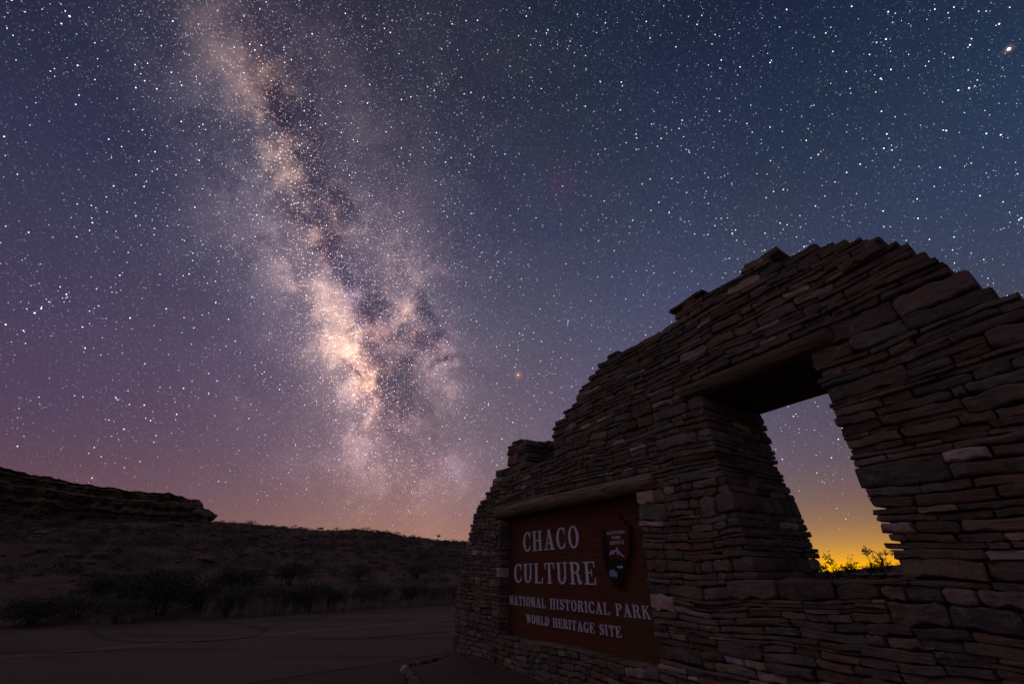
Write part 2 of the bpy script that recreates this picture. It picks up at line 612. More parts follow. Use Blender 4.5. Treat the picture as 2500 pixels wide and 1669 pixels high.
# ------------------------------------------------------------------ stars
def build_stars():
    rng = np.random.default_rng(7)
    R = 9000.0
    dirs, size, cols = [], [], []
    N = 135000
    v = rng.normal(size=(N, 3))
    v /= np.linalg.norm(v, axis=1)[:, None]
    v[:, 2] = np.abs(v[:, 2])
    extra = 24000                                          # crowding towards the Milky Way
    l = rng.normal(0, 38, extra) * DEG
    b = rng.normal(1.5, 9.5, extra) * DEG
    w = (np.cos(b) * np.cos(l))[:, None] * mwX + (np.cos(b) * np.sin(l))[:, None] * mwY + np.sin(b)[:, None] * mwN
    l = rng.normal(0, 9, 4500) * DEG
    b = rng.normal(0, 5, 4500) * DEG
    w2 = (np.cos(b) * np.cos(l))[:, None] * mwX + (np.cos(b) * np.sin(l))[:, None] * mwY + np.sin(b)[:, None] * mwN
    allv = np.vstack([v, w, w2])
    # patchiness
    scale_small = np.concatenate([np.ones(len(v)), np.full(len(w) + len(w2), .72)])
    keep = np.array([noise.noise(Vector(q * 9)) * .8 + rng.random() > .15 for q in allv])
    allv = allv[keep]
    scale_small = scale_small[keep]
    sel = (allv[:, 2] > -.01) & (rng.random(len(allv)) < np.clip(allv[:, 2] / .16, .10, 1))
    allv = allv[sel]
    scale_small = scale_small[sel]
    n = len(allv)
    mag = rng.pareto(2.6, n)                               # most are faint
    r = np.clip(2.4 + 1.25 * mag, 2.4, 9.5) * scale_small
    br = np.clip(.36 + .95 * mag, .34, 2.6)
    air = np.clip((allv[:, 2] - .0) / .25, .25, 1)         # dimmer through the horizon air
    br = br * air
    hue = rng.random(n)
    c = np.empty((n, 3))
    c[:] = (.92, .93, 1.0)
    c[hue < .35] = (.62, .84, 1.0)
    c[hue > .74] = (1.0, .86, .74)
    c[hue > .955] = (1.0, .60, .28)
    c *= br[:, None]
    # clusters and stars one can single out in the photograph
    named = [(1265, 915, 22, (3.0, 1.7, .8)), (2463, 120, 30, (4, 3.2, 2.6)), (1397, 876, 14, (1.6, 1.6, 1.9)),
             (1148, 1030, 11, (1.5, 1.2, .3)), (1217, 892, 10, (1.4, 1.4, 1.7)), (1166, 50, 15, (1.2, 1.8, 2.2)),
             (1285, 40, 14, (2.2, 1.7, 1.0)), (1461, 537, 13, (1.8, 1.4, .6)), (1683, 372, 13, (2, 1.8, 1.2)),
             (1334, 81, 14, (1.2, 1.8, 2.2)), (1702, 60, 14, (1.6, 2, 2.2)), (1761, 147, 15, (1.5, 1.9, 2.3)),
             (170, 40, 18, (1.8, 2, 2.2)), (150, 58, 14, (1.5, 1.8, 2)), (383, 217, 15, (2.2, 1.9, 1.2)),
             (422, 52, 15, (1.5, 1.9, 2.2)), (376, 573, 13, (2, 1.1, .6)), (123, 174, 12, (1.8, 1.2, .5)),
             (886, 793, 13, (1.6, 1.2, 2.1)), (963, 954, 12, (1.8, 1.8, 2.3)), (773, 979, 13, (1.9, 1.9, 2.3)),
             (732, 766, 12, (2, 1.7, 1.6)), (975, 1048, 12, (1.6, 1.6, 2)), (2150, 192, 16, (2, 2.1, 2.3)),
             (2163, 96, 16, (2, 2.1, 2.3)), (2175, 170, 14, (1.9, 2.1, 2.3)), (2152, 272, 14, (1.8, 2, 2.2)),
             (2067, 421, 15, (1.8, 2.1, 2.3)), (2310, 319, 15, (1.8, 2, 2.3)), (2366, 215, 15, (2, 2.1, 2.3)),
             (2368, 110, 15, (1.7, 2, 2.3)), (2295, 409, 14, (1.8, 2, 2.3)), (2140, 104, 13, (1.2, 1.9, 2.2)),
             (2179, 55, 12, (.5, 1.4, 2.2)), (2138, 225, 12, (2, 1.6, .7)), (2016, 81, 13, (2, 1.8, .8)),
             (572, 342, 11, (1.9, 1.6, .3)), (583, 341, 9, (1.8, 1.3, .3)), (185, 255, 13, (1.7, 1.9, 2.2)),
             (479, 187, 12, (1.6, 1.9, 2.3)), (330, 158, 13, (1.6, 1.9, 2.3)), (1240, 915, 9, (1.3, 1.3, 1.6)),
             (1289, 921, 9, (1.3, 1.4, 1.7)), (1270, 893, 9, (1.3, 1.4, 1.7)), (1281, 802, 11, (1.5, 1.6, 1.9))]
    for (cx, cy, sp, cnt) in [(1095, 1150, 11, 40), (905, 995, 9, 26), (842, 665, 16, 70), (840, 640, 22, 70), (887, 792, 9, 20),
                              (845, 100, 14, 26), (900, 95, 22, 26), (1072, 205, 6, 12), (935, 1162, 8, 12), (645, 1177, 9, 12),
                              (650, 190, 60, 40), (440, 70, 60, 40), (720, 400, 30, 60), (785, 480, 40, 30), (960, 230, 60, 50)]:
        for _ in range(cnt):
            named.append((cx + rng.normal(0, sp), cy + rng.normal(0, sp), rng.uniform(4, 9), (.9, .9, 1.25)))
    nd = np.array([sky_dir(a[0], a[1]) for a in named])
    allv = np.vstack([allv, nd])
    r = np.concatenate([r, [a[2] * (.68 if a[2] < 20 else .62) for a in named]])
    c = np.vstack([c, [a[3] for a in named]])
    n = len(allv)
    # a small octahedron for each star
    up = np.tile([0., 0, 1], (n, 1))
    t1 = np.cross(allv, up); t1 /= np.maximum(np.linalg.norm(t1, axis=1), 1e-6)[:, None]
    t2 = np.cross(allv, t1)
    P = allv * R
    rr = r[:, None]
    vs = np.stack([P + t1 * rr, P + t2 * rr, P - t1 * rr, P - t2 * rr, P + allv * rr, P - allv * rr], axis=1).reshape(-1, 3)
    fidx = np.array([[0, 1, 4], [1, 2, 4], [2, 3, 4], [3, 0, 4], [1, 0, 5], [2, 1, 5], [3, 2, 5], [0, 3, 5]])
    faces = (fidx[None] + (np.arange(n) * 6)[:, None, None]).reshape(-1, 3)
    me = bpy.data.meshes.new('stars')
    me.vertices.add(len(vs)); me.vertices.foreach_set('co', vs.astype(np.float32).ravel())
    me.loops.add(faces.size); me.loops.foreach_set('vertex_index', faces.astype(np.int32).ravel())
    me.polygons.add(len(faces)); me.polygons.foreach_set('loop_start', np.arange(0, faces.size, 3, dtype=np.int32))
    me.update(calc_edges=True)
    at = me.color_attributes.new('tone', 'FLOAT_COLOR', 'POINT')
    arr = np.ones((len(vs), 4), dtype=np.float32)
    arr[:, :3] = np.repeat(c, 6, axis=0)
    at.data.foreach_set('color', arr.ravel())
    me.materials.append(MAT_STAR)
    o = link('stars', me)
    tag(o, 'dense field of white, blue and orange stars over the whole night sky', kind='stuff')
    o.visible_shadow = False


build_stars()

# ------------------------------------------------------------------ terrain
ROADN = (-.7071, .7071)            # across the road, away from the camera
FAR = 15.2                         # far edge of the asphalt along ROADN


def ridge_elev(az):
    pts = [(-90, 3.6), (-70, 3.9), (-51, 4.15), (-40, 4.75), (-33.6, 5.15), (-29, 5.0), (-25.2, 4.8), (-22, 4.75), (-19, 5.15), (-15.5, 5.05),
           (-13.4, 4.5), (-6.8, 3.95), (0, 3.5), (12, 2.4), (24, 1.1), (31, .25), (33.5, .38), (36, .6), (39.7, .95), (45, 1.6), (60, 2.6), (90, 3.2)]
    return np.interp(az, [p[0] for p in pts], [p[1] for p in pts])


def terrain_z(x, y):
    r = math.hypot(x, y)
    az = math.degrees(math.atan2(x, y))
    q = ROADN[0] * x + ROADN[1] * y - FAR
    cr = (ROADN[0] * math.sin(math.radians(az)) + ROADN[1] * math.cos(math.radians(az)))
    if az > 18:
        r0 = 30 + max(0, 0)
        t = min(1, (az - 18) / 8)
        rl = (FAR + 1) / max(cr, .25)
        r0 = rl * (1 - t) + 34 * t
    else:
        r0 = (FAR + 1) / max(cr, .25)
    if az > 90 or az < -100:
        return -0.02
    Rr = r0 + 62
    H = Rr * math.tan(math.radians(float(ridge_elev(az)))) + S - .55
    s = (r - r0) / (Rr - r0)
    if s <= 0:
        return -.02
    edge = min(1, (az + 100) / 12, (90 - az) / 12)
    if s < 1:
        f = s ** 1.12
    else:
        f = 1 - .25 * min(2.5, s - 1)
    n1 = noise.fractal(Vector((x * .07, y * .07, 1.3)), 1.0, 2.0, 5)
    n2 = noise.fractal(Vector((x * .45, y * .45, 4.3)), 1.0, 2.0, 4)
    amp = max(0, min(s, 1)) * max(0.12, 1 - abs(s)) * 3
    z = H * f + n1 * 1.0 * amp + n2 * .22 * min(1, s * 6)
    # ledges
    z += .22 * math.sin(z * 3.1 + n1 * 2) * min(1, s * 4) * (1 if s < .9 else 0)
    return z * edge


def build_terrain():
    azs = np.concatenate([np.linspace(-100, -58, 30), np.linspace(-56, 48, 360), np.linspace(50, 90, 24)])
    rs = np.concatenate([np.linspace(9, 30, 40), np.linspace(31, 105, 130), np.geomspace(107, 7000, 22)])
    verts, faces = [], []
    for a in azs:
        sa, ca = math.sin(a * DEG), math.cos(a * DEG)
        for r in rs:
            x, y = r * sa, r * ca
            z = terrain_z(x, y)
            if r > 200:
                z = min(z, -4)
            verts.append((x, y, z))
    nr = len(rs)
    for i in range(len(azs) - 1):
        for j in range(nr - 1):
            a = i * nr + j
            faces.append((a, a + nr, a + nr + 1, a + 1))
    o = link('hills', mesh_from('hills', verts, faces, MAT_HILL))
    tag(o, kind='structure')


build_terrain()


def flat_sheet(name, poly, z, mat, thick=0):
    vs = [(x, y, z) for x, y in poly]
    o = link(name, mesh_from(name, vs, [tuple(range(len(vs)))], mat, False))
    return o


g = flat_sheet('ground', [(-7000, -7000), (7000, -7000), (7000, 7000), (-7000, 7000)], -.001, MAT_GROUND)
tag(g, kind='structure')


def road_pt(along, across):
    return (along * .7071 + ROADN[0] * across, along * .7071 + ROADN[1] * across)


# slightly irregular asphalt edge
rng = random.Random(3)
edge_far, edge_near = [], []
for i in range(241):
    a = -60 + i * .9
    edge_far.append(road_pt(a, FAR + .12 * noise.noise(Vector((a * .5, 0, 0))) + .05 * noise.noise(Vector((a * 2.3, 0, 5)))))
    edge_near.append(road_pt(a, 6.4 + .15 * noise.noise(Vector((a * .5, 9, 0)))))
vs, fs = [], []
for (p, q) in zip(edge_near, edge_far):
    dn = (ROADN[0] * .03, ROADN[1] * .03)
    vs += [(p[0] - dn[0], p[1] - dn[1], -.02), (p[0], p[1], .004), (q[0], q[1], .004), (q[0] + dn[0], q[1] + dn[1], -.02)]
for i in range(240):
    for j in range(3):
        fs.append((4 * i + j, 4 * i + 4 + j, 4 * i + 5 + j, 4 * i + 1 + j))
tag(link('road', mesh_from('road', vs, fs, MAT_ROAD, False)), kind='structure')


def strip(pts, width, z):
    vs, fs = [], []
    n = len(pts)
    for i, p in enumerate(pts):
        a = pts[max(0, i - 1)]; b = pts[min(n - 1, i + 1)]
        dx, dy = b[0] - a[0], b[1] - a[1]
        L = math.hypot(dx, dy) or 1
        w = width(i) if callable(width) else width
        vs.append((p[0] - dy / L * w / 2, p[1] + dx / L * w / 2, z))
        vs.append((p[0] + dy / L * w / 2, p[1] - dx / L * w / 2, z))
    for i in range(n - 1):
        fs.append((2 * i, 2 * i + 1, 2 * i + 3, 2 * i + 2))
    return vs, fs


vs, fs = [], []
for off in (10.72, 10.92):
    v, f = strip([road_pt(-60 + i, off + .01 * math.sin(i)) for i in range(160)], .09, 0.0085)
    fs += [tuple(k_ + len(vs) for k_ in q) for q in f]; vs += v
tag(link('road_line', mesh_from('road_line', vs, fs, MAT_LINE, False)), kind='structure')


def ground_px(px, py):
    x = (px - 1250) / 990; y = (834.5 - py) / 990
    f = CP - y * SP; u = y * CP + SP
    t = -S / u
    return (x * t, f * t)


def smooth_line(pts, n=10):
    out = []
    for i in range(len(pts) - 1):
        p0 = pts[max(0, i - 1)]; p1 = pts[i]; p2 = pts[i + 1]; p3 = pts[min(len(pts) - 1, i + 2)]
        for j in range(n):
            t = j / n
            out.append(tuple(.5 * ((2 * b) + (-a + c) * t + (2 * a - 5 * b + 4 * c - d) * t * t + (-a + 3 * b - 3 * c + d) * t ** 3)
                             for a, b, c, d in zip(p0, p1, p2, p3)))
    out.append(pts[-1])
    return out


vs, fs = [], []
for ln in [[(480, 1510), (560, 1519), (620, 1529), (645, 1538), (655, 1531), (690, 1521), (672, 1515), (640, 1513)],
           [(645, 1538), (632, 1549), (610, 1555), (540, 1562), (420, 1567)],
           [(220, 1531), (235, 1548), (270, 1560), (330, 1566), (420, 1567), (500, 1565)],
           [(700, 1512), (780, 1509), (800, 1500), (830, 1497), (960, 1493), (1100, 1486)],
           [(760, 1560), (900, 1556), (1100, 1541)], [(0, 1592), (150, 1593), (300, 1586)]]:
    pts = smooth_line([ground_px(*p) for p in ln])
    pts = [(p[0] + .03 * noise.noise(Vector((p[0] * 3, p[1] * 3, 0))), p[1] + .03 * noise.noise(Vector((p[0] * 3, p[1] * 3, 7)))) for p in pts]
    v, f = strip(pts, lambda i: .13 + .05 * math.sin(i * .7), 0.0085 + .0012 * (len(vs) % 7))
    fs += [tuple(k_ + len(vs) for k_ in q) for q in f]; vs += v
tag(link('tar_seams', mesh_from('tar_seams', vs, fs, MAT_TAR, False)), kind='structure')

# ------------------------------------------------------------------ mesa
def build_mesa():
    top = [(-95, 7.0), (-75, 8.4), (-62, 8.5), (-51, 7.95), (-49.6, 7.75), (-47.5, 7.5), (-45.5, 7.3), (-43, 7.25), (-41, 7.2), (-38, 7.2),
           (-37, 7.2), (-36, 7.65), (-34.5, 7.5), (-33, 7.3)]
    nose = [(0, -35.2), (.3, -34.7), (.42, -34.1), (.52, -33.8), (.60, -34.2), (.64, -35.3), (.8, -35.7), (.92, -36.5), (1, -37.5)]
    R0 = 82
    rows = 40
    verts, faces = [], []
    path = []
    ncol = 240
    for k_ in range(rows + 1):
        v = k_ / rows
        nz = float(np.interp(v, [a for a, _ in nose], [b for _, b in nose]))
        ledge = noise.noise(Vector((0, v * 14, 3.3))) * 1.4 + (.45 if (k_ % 9) in (0, 1, 2) else 0)
        for i in range(ncol + 30):
            if i <= ncol:
                t = i / ncol
                az = -95 + (nz + 95) * (1 - (1 - t) ** 1.35)
                back = 0
            else:
                az = nz
                back = (i - ncol) / 29 * 46
            az2 = az
            n1 = noise.fractal(Vector((az * .35, v * 2, 0)), 1, 2, 5)
            n2 = noise.fractal(Vector((az * 1.6, v * 9, 7)), 1, 2, 4) - 1.1 * max(0, .25 - abs(noise.noise(Vector((az * 1.9, v * .8, 4))))) * 4
            R = R0 + 9 * v ** 1.4 + n1 * 2.2 + n2 * .8 - ledge
            # rounded nose
            endd = max(0, 1 - (nz - az) / 2.2) if i <= ncol else 1
            R += 2.5 * endd ** 2
            R += back
            if back:
                az2 = az - back * .10 + n2 * .15
            et = float(np.interp(az, [a for a, _ in top], [b for _, b in top]))
            zt = (R0 + 9) * math.tan(math.radians(et)) + S
            zb = R0 * math.tan(math.radians(3.2)) + S
            z = zb + (zt - zb) * v + (noise.noise(Vector((az * 1.3, v * 5, 2))) * .25)
            if back:
                z -= back * .03 * v
            verts.append((R * math.sin(az2 * DEG), R * math.cos(az2 * DEG), z))
    nc = ncol + 30
    for k_ in range(rows):
        for i in range(nc - 1):
            a = k_ * nc + i
            faces.append((a, a + 1, a + nc + 1, a + nc))
    # top, receding
    base = len(verts)
    for i in range(nc):
        p = Vector(verts[rows * nc + i])
        for q in (15, 60):
            d = Vector((p.x, p.y, 0)).normalized()
            left = Vector((-d.y, d.x, 0))
            if i > ncol:
                pp = p + left * q
            else:
                pp = p + d * q + left * q * .4
            verts.append((pp.x, pp.y, p.z - q * .02))
    for i in range(nc - 1):
        a = rows * nc + i
        b0 = base + i * 2
        faces.append((a, a + 1, b0 + 2, b0))
        faces.append((b0, b0 + 2, b0 + 3, b0 + 1))
    o = link('mesa', mesh_from('mesa', verts, faces, MAT_MESA, False))
    tag(o, kind='structure')


build_mesa()

# ------------------------------------------------------------------ vegetation meshes
def leaf_cloud(rng, n, rx, ry, rz, cz, leaf, lumps=7, flat=.0):
    """leaf triangles gathered into lumps inside a flattened dome"""
    verts, faces = [], []
    centres = []
    for _ in range(lumps):
        a = rng.uniform(0, 6.28); rr = rng.uniform(.15, .72)
        centres.append((math.cos(a) * rr * rx, math.sin(a) * rr * ry, cz + rng.uniform(-.5, .6) * rz, rng.uniform(.28, .5)))
    for _ in range(n):
        cx, cy, cz_, cr = rng.choice(centres)
        d = Vector((rng.gauss(0, 1), rng.gauss(0, 1), rng.gauss(0, 1))).normalized() * (rng.random() ** .45) * cr
        p = Vector((cx + d.x * rx, cy + d.y * ry, max(.02, cz_ + d.z * rz * 1.1)))
        u = Vector((rng.gauss(0, 1), rng.gauss(0, 1), rng.gauss(0, 1) + .6)).normalized() * leaf * rng.uniform(.6, 1.5)
        w = u.cross(Vector((rng.gauss(0, 1), rng.gauss(0, 1), rng.gauss(0, 1)))).normalized() * leaf * .45
        i = len(verts)
        verts += [tuple(p - w), tuple(p + w), tuple(p + u)]
        faces.append((i, i + 1, i + 2))
    return verts, faces


def tube(path, radii, sides=6, cap=True):
    verts, faces = [], []
    n = len(path)
    path = [Vector(p) for p in path]
    for i, p in enumerate(path):
        t = (path[min(n - 1, i + 1)] - path[max(0, i - 1)]).normalized()
        ref = Vector((0, 0, 1)) if abs(t.z) < .9 else Vector((1, 0, 0))
        a = t.cross(ref).normalized(); b = t.cross(a)
        for s_ in range(sides):
            an = 2 * math.pi * s_ / sides
            verts.append(tuple(p + (a * math.cos(an) + b * math.sin(an)) * radii[i]))
    for i in range(n - 1):
        for s_ in range(sides):
            s2 = (s_ + 1) % sides
            faces.append((i * sides + s_, i * sides + s2, (i + 1) * sides + s2, (i + 1) * sides + s_))
    if cap:
        faces.append(tuple(range(sides)))
        faces.append(tuple((n - 1) * sides + s_ for s_ in reversed(range(sides))))
    return verts, faces


def extend(V_, F_, v, f):
    o = len(V_)
    V_ += v
    F_ += [tuple(i + o for i in q) for q in f]


def stems(rng, n, h, spread, r0):
    V_, F_ = [], []
    for _ in range(n):
        a = rng.uniform(0, 6.28); s_ = rng.uniform(.2, 1) * spread
        p = [(0 + math.cos(a) * .04, math.sin(a) * .04, -.05), (math.cos(a) * s_ * .4, math.sin(a) * s_ * .4, h * .45),
             (math.cos(a + .3) * s_ * .9, math.sin(a + .3) * s_ * .9, h * rng.uniform(.75, 1))]
        extend(V_, F_, *tube(p, [r0, r0 * .6, r0 * .2], 4, False))
    return V_, F_


# scattered brush over the hillside: one mass
def build_brush():
    rng = random.Random(11)
    variants = []
    for i in range(8):
        variants.append(leaf_cloud(rng, 70, 1.15, 1.15, .55, .40, .17, 6))
    Vs, Fs, Cs = [], [], []
    mats = []
    cnt = 0
    while cnt < 9500:
        az = rng.uniform(-57, 50) if rng.random() < .75 else rng.uniform(-57, -2)
        if az > 20 and rng.random() < .5:
            continue
        cr = (ROADN[0] * math.sin(az * DEG) + ROADN[1] * math.cos(az * DEG))
        r0 = min((FAR + 2) / max(cr, .25), 60)
        if az > 24:
            r0 = 36
        r = r0 + (64 + 4) * math.sqrt(rng.random())
        x, y = r * math.sin(az * DEG), r * math.cos(az * DEG)
        if noise.noise(Vector((x * .12, y * .12, 5))) < -.22 and rng.random() < .75:
            continue
        z = terrain_z(x, y)
        s_ = rng.uniform(.22, .58) * (1.3 if rng.random() < .08 else .72)
        v, f = variants[cnt % 8]
        rot = rng.uniform(0, 6.28); c_, sn = math.cos(rot), math.sin(rot)
        o = len(Vs)
        Vs += [(x + (a * c_ - b * sn) * s_, y + (a * sn + b * c_) * s_, z - .05 + d * s_) for a, b, d in v]
        Fs += [(i + o, j + o, k_ + o) for i, j, k_ in f]
        t = rng.random()
        base_ = (.125, .120, .098) if t < .55 else ((.060, .066, .050) if t < .8 else (.27, .19, .125))
        m_ = rng.uniform(.7, 1.4)
        Cs += [tuple(q * m_ for q in base_)] * len(v)
        cnt += 1

    def f_brush(nt, b):
        put(b.inputs['Base Color'], attr('tone'))
    mt = material('hillside_brush', f_brush)
    o = link('hillside_brush', mesh_from('hillside_brush', Vs, Fs, mt, False, Cs))
    tag(o, 'low grey green desert brush scattered over the whole hillside', kind='stuff')


build_brush()


def rock_mesh(rng, sx, sy, sz):
    """angular boulder: an icosahedron pulled out of shape"""
    t = (1 + 5 ** .5) / 2
    vs = [(-1, t, 0), (1, t, 0), (-1, -t, 0), (1, -t, 0), (0, -1, t), (0, 1, t), (0, -1, -t), (0, 1, -t), (t, 0, -1), (t, 0, 1), (-t, 0, -1), (-t, 0, 1)]
    fs = [(0, 11, 5), (0, 5, 1), (0, 1, 7), (0, 7, 10), (0, 10, 11), (1, 5, 9), (5, 11, 4), (11, 10, 2), (10, 7, 6), (7, 1, 8),
          (3, 9, 4), (3, 4, 2), (3, 2, 6), (3, 6, 8), (3, 8, 9), (4, 9, 5), (2, 4, 11), (6, 2, 10), (8, 6, 7), (9, 8, 1)]
    out = []
    for v in vs:
        q = [c / 1.9 * rng.uniform(.7, 1.2) for c in v]
        q[2] = max(-.55, min(.55, q[2]))
        out.append((q[0] * sx, q[1] * sy, q[2] * sz))
    return out, fs


def build_rocks():
    rng = random.Random(21)
    Vs, Fs, Cs = [], [], []
    for i in range(900):
        az = rng.uniform(-57, 0)
        cr = (ROADN[0] * math.sin(az * DEG) + ROADN[1] * math.cos(az * DEG))
        r = (FAR + 5) / cr + 55 * rng.random() ** .7
        x, y = r * math.sin(az * DEG), r * math.cos(az * DEG)
        if noise.noise(Vector((x * .12, y * .12, 5))) > .12:
            continue
        s_ = rng.uniform(.12, .45) * (2.0 if rng.random() < .06 else 1)
        v, f = rock_mesh(rng, s_ * 1.4, s_, s_ * .6)
        z = terrain_z(x, y)
        rot = rng.uniform(-.8, .8); c_, sn = math.cos(rot), math.sin(rot)
        o = len(Vs)
        Vs += [(x + a * c_ - b * sn, y + a * sn + b * c_, z + d) for a, b, d in v]
        Fs += [(i + o, j + o, k_ + o) for i, j, k_ in f]
        m_ = rng.uniform(.7, 1.3)
        Cs += [(.17 * m_, .11 * m_, .085 * m_)] * len(v)
    o = link('hillside_rocks', mesh_from('hillside_rocks', Vs, Fs, MAT_STONE, False, Cs))
    tag(o, 'reddish brown sandstone rubble lying between the brush on the hillside', kind='stuff')


build_rocks()


def build_grass():
    rng = random.Random(5)
    Vs, Fs = [], []
    for i in range(460):
        along = rng.uniform(-12, 26)
        across = FAR + .25 + abs(rng.gauss(0, .45))
        if noise.noise(Vector((along * .5, 3, 1))) < .08 and rng.random() < .9:
            continue
        cx, cy = road_pt(along, across)
        tall = rng.uniform(.18, .5)
        for _ in range(26):
            a = rng.uniform(0, 6.28); rr = rng.uniform(0, .14)
            px, py = cx + math.cos(a) * rr, cy + math.sin(a) * rr
            h = tall * rng.uniform(.5, 1.2); ln = rng.uniform(0, .4) * h
            w = rng.uniform(.004, .009)
            b = rng.uniform(0, 6.28)
            dx, dy = math.cos(b), math.sin(b)
            o = len(Vs)
            Vs += [(px - dy * w, py + dx * w, 0), (px + dy * w, py - dx * w, 0),
                   (px + dx * ln * .4 - dy * w * .7, py + dy * ln * .4 + dx * w * .7, h * .6),
                   (px + dx * ln * .4 + dy * w * .7, py + dy * ln * .4 - dx * w * .7, h * .6), (px + dx * ln, py + dy * ln, h)]
            Fs += [(o, o + 1, o + 3, o + 2), (o + 2, o + 3, o + 4)]
    o = link('dry_grass', mesh_from('dry_grass', Vs, Fs, MAT_GRASS, False))
    tag(o, 'tufts of dry pale grass along the far edge of the road', kind='stuff')


build_grass()

# roadside shrubs: things
rng = random.Random(31)
SHRUB = []
for i in range(5):
    v, f = leaf_cloud(rng, 3600, .85, .80, .46, .44, .042, 20)
    fol = mesh_from('shrub_leaves', v, f, MAT_SAGE if i % 2 == 0 else MAT_DARKBUSH, False)
    v, f = stems(rng, 9, .7, .5, .018)
    SHRUB.append((fol, mesh_from('shrub_stems', v, f, MAT_TWIG, False)))


def shrub(px, dist_back, size, var, label, tall=1.0, group='roadside sagebrush'):
    """a shrub just past the far road edge in the direction of a photo column"""
    x = (px - 1250) / 990
    fwd = CP + .66 * SP
    ux, uy = x / fwd, 1.0
    cr = ROADN[0] * ux + ROADN[1] * uy
    t = (FAR + dist_back) / cr
    X, Y = ux * t, uy * t
    o = empty('sagebrush' if var % 2 == 0 else 'dark_shrub', (X, Y, max(0, terrain_z(X, Y)) - .02), rng.uniform(0, 6.28))
    o.scale = (size, size, size * tall)
    tag(o, label, 'shrub', group)
    link('foliage', SHRUB[var][0], o)
    link('stem', SHRUB[var][1], o)


for (px, db, sz, var, label, tall) in [
    (90, 1.6, 1.2, 1, 'dim shrub at the far left edge of the roadside brush', .8),
    (190, 2.4, 1.0, 0, 'grey shrub left of the big black bush below the mesa', .8),
    (290, 1.2, .9, 2, 'small grey shrub with dry stalks left of the big black bush', .9),
    (395, 2.0, 1.7, 3, 'largest, blackest bush by the road, below the end of the mesa', 1.0),
    (330, 3.8, 1.3, 1, 'dark bush behind and left of the largest black bush', .9),
    (480, 3.2, 1.25, 1, 'dark bush just right of the largest black bush', .9),
    (555, 1.2, 1.15, 0, 'round grey sagebrush at the bend of the tar seams', 1.0),
    (640, 1.5, 1.2, 4, 'broad pale grey sagebrush with dry grass at its foot', .95),
    (705, 2.6, 1.0, 1, 'dark shrub behind the pale grass clump', .9),
    (750, 1.3, 1.1, 3, 'dark shrub beside the road, right of the pale grass clump', 1.0),
    (805, 1.4, .95, 1, 'slim dark shrub between two dry grass clumps', 1.15),
    (880, 1.5, 1.15, 2, 'brownish grey shrub in the middle of the roadside row', 1.0),
    (930, 2.6, 1.0, 0, 'grey sagebrush set back behind the roadside row', .9),
    (1000, 1.4, 1.05, 3, 'dark shrub with white dry stalks, near the stone wall', 1.0),
    (1055, 1.6, .95, 4, 'low sagebrush by the road near the stone wall', .9),
    (1100, 1.8, 1.1, 0, 'sagebrush half hidden behind the left end of the stone wall', .9),
    (240, 5.5, 1.5, 3, 'dark mound of brush upslope, left of the largest bush', .8),
    (560, 5.5, 1.7, 1, 'wide dark bush on the lower slope under the mesa end', .8),
    (690, 7.5, 1.5, 3, 'dark bush on the lower slope above the pale sagebrush', .8),
    (860, 8.0, 1.4, 0, 'grey bush on the lower slope in mid picture', .8),
    (1010, 9.0, 1.6, 2, 'pale bush on the lower slope near the wall', .8),
]:
    shrub(px, db, sz * .85, var, label, tall)

# lone small bushes on the skyline
for (az, R, ze, s_, label) in [(-49.7, 88, 7.68, .8, 'small round bush on top of the mesa at the left edge'),
                               (-9.3, 80, 4.2, .6, 'small bush standing up on the ridge near the wall'),
                               (-23.2, 84, 4.7, .55, 'bush on the ridge line right of the mesa')]:
    x, y = R * math.sin(az * DEG), R * math.cos(az * DEG)
    z = R * math.tan(ze * DEG) + S
    o = empty('skyline_bush', (x, y, z - .55 * s_), az)
    o.scale = (s_, s_, s_)
    tag(o, label, 'shrub')
    link('foliage', SHRUB[1][0], o)
    link('stem', SHRUB[1][1], o)

# ------------------------------------------------------------------ the wall
WX, WY = -.736 * S, 6.8 * S                # left front corner on the ground
RZ = math.atan2(-.852, .524)
T = .89 * S                                # thickness
WALL = empty('stone_wall', (WX, WY, 0), RZ)
tag(WALL, 'ruin-like sandstone slab wall with stepped top and a window opening', 'wall')


def w(px, py, t=0.0):
    """point of the vertical plane at depth t in the wall that shows at this photo point: (u, z)"""
    x = (px - 1250) / 990; y = (834.5 - py) / 990
    f = CP - y * SP; up = y * CP + SP
    r = x / f
    ox = WX + .852 * t; oy = WY + .524 * t
    u = (r * oy - ox) / (.524 + .852 * r)
    Y = oy - .852 * u
    return u, S + up / f * Y


LEFT = [w(*p) for p in [(1106, 1640), (1104, 1590), (1105, 1550), (1108, 1500), (1115, 1440), (1122, 1400), (1133, 1350), (1148, 1290),
                        (1165, 1235), (1192, 1203), (1210, 1160), (1237, 1138), (1239, 1092)]]
TOPL = [(LEFT[-1][0] - .02, LEFT[-1][1])] + [w(*p) for p in [
    (1240, 1090), (1268, 1078), (1300, 1072), (1345, 1074), (1351, 1040), (1367, 1014), (1394, 990), (1415, 947), (1437, 926), (1453, 905),
    (1460, 883), (1485, 873), (1500, 857), (1538, 846), (1575, 817), (1628, 788), (1660, 761), (1668, 736), (1708, 730),
    (1756, 702), (1809, 670), (1817, 640), (1862, 634), (1884, 640), (1916, 622), (1980, 598), (2040, 592), (2102, 586),
    (2160, 592), (2214, 604), (2280, 625), (2330, 660), (2368, 665), (2405, 700), (2500, 735)]] + [(7.4, 1.75), (8.3, .9)]
LEFT.sort(key=lambda p: p[1])
LZ = [p[1] for p in LEFT]; LU = [p[0] for p in LEFT]
TU = [p[0] for p in TOPL]; TZ = [p[1] for p in TOPL]
U_END = 8.2


def u_left(z):
    return float(np.interp(z, LZ, LU))


def z_top(u):
    return float(np.interp(u, TU, TZ))


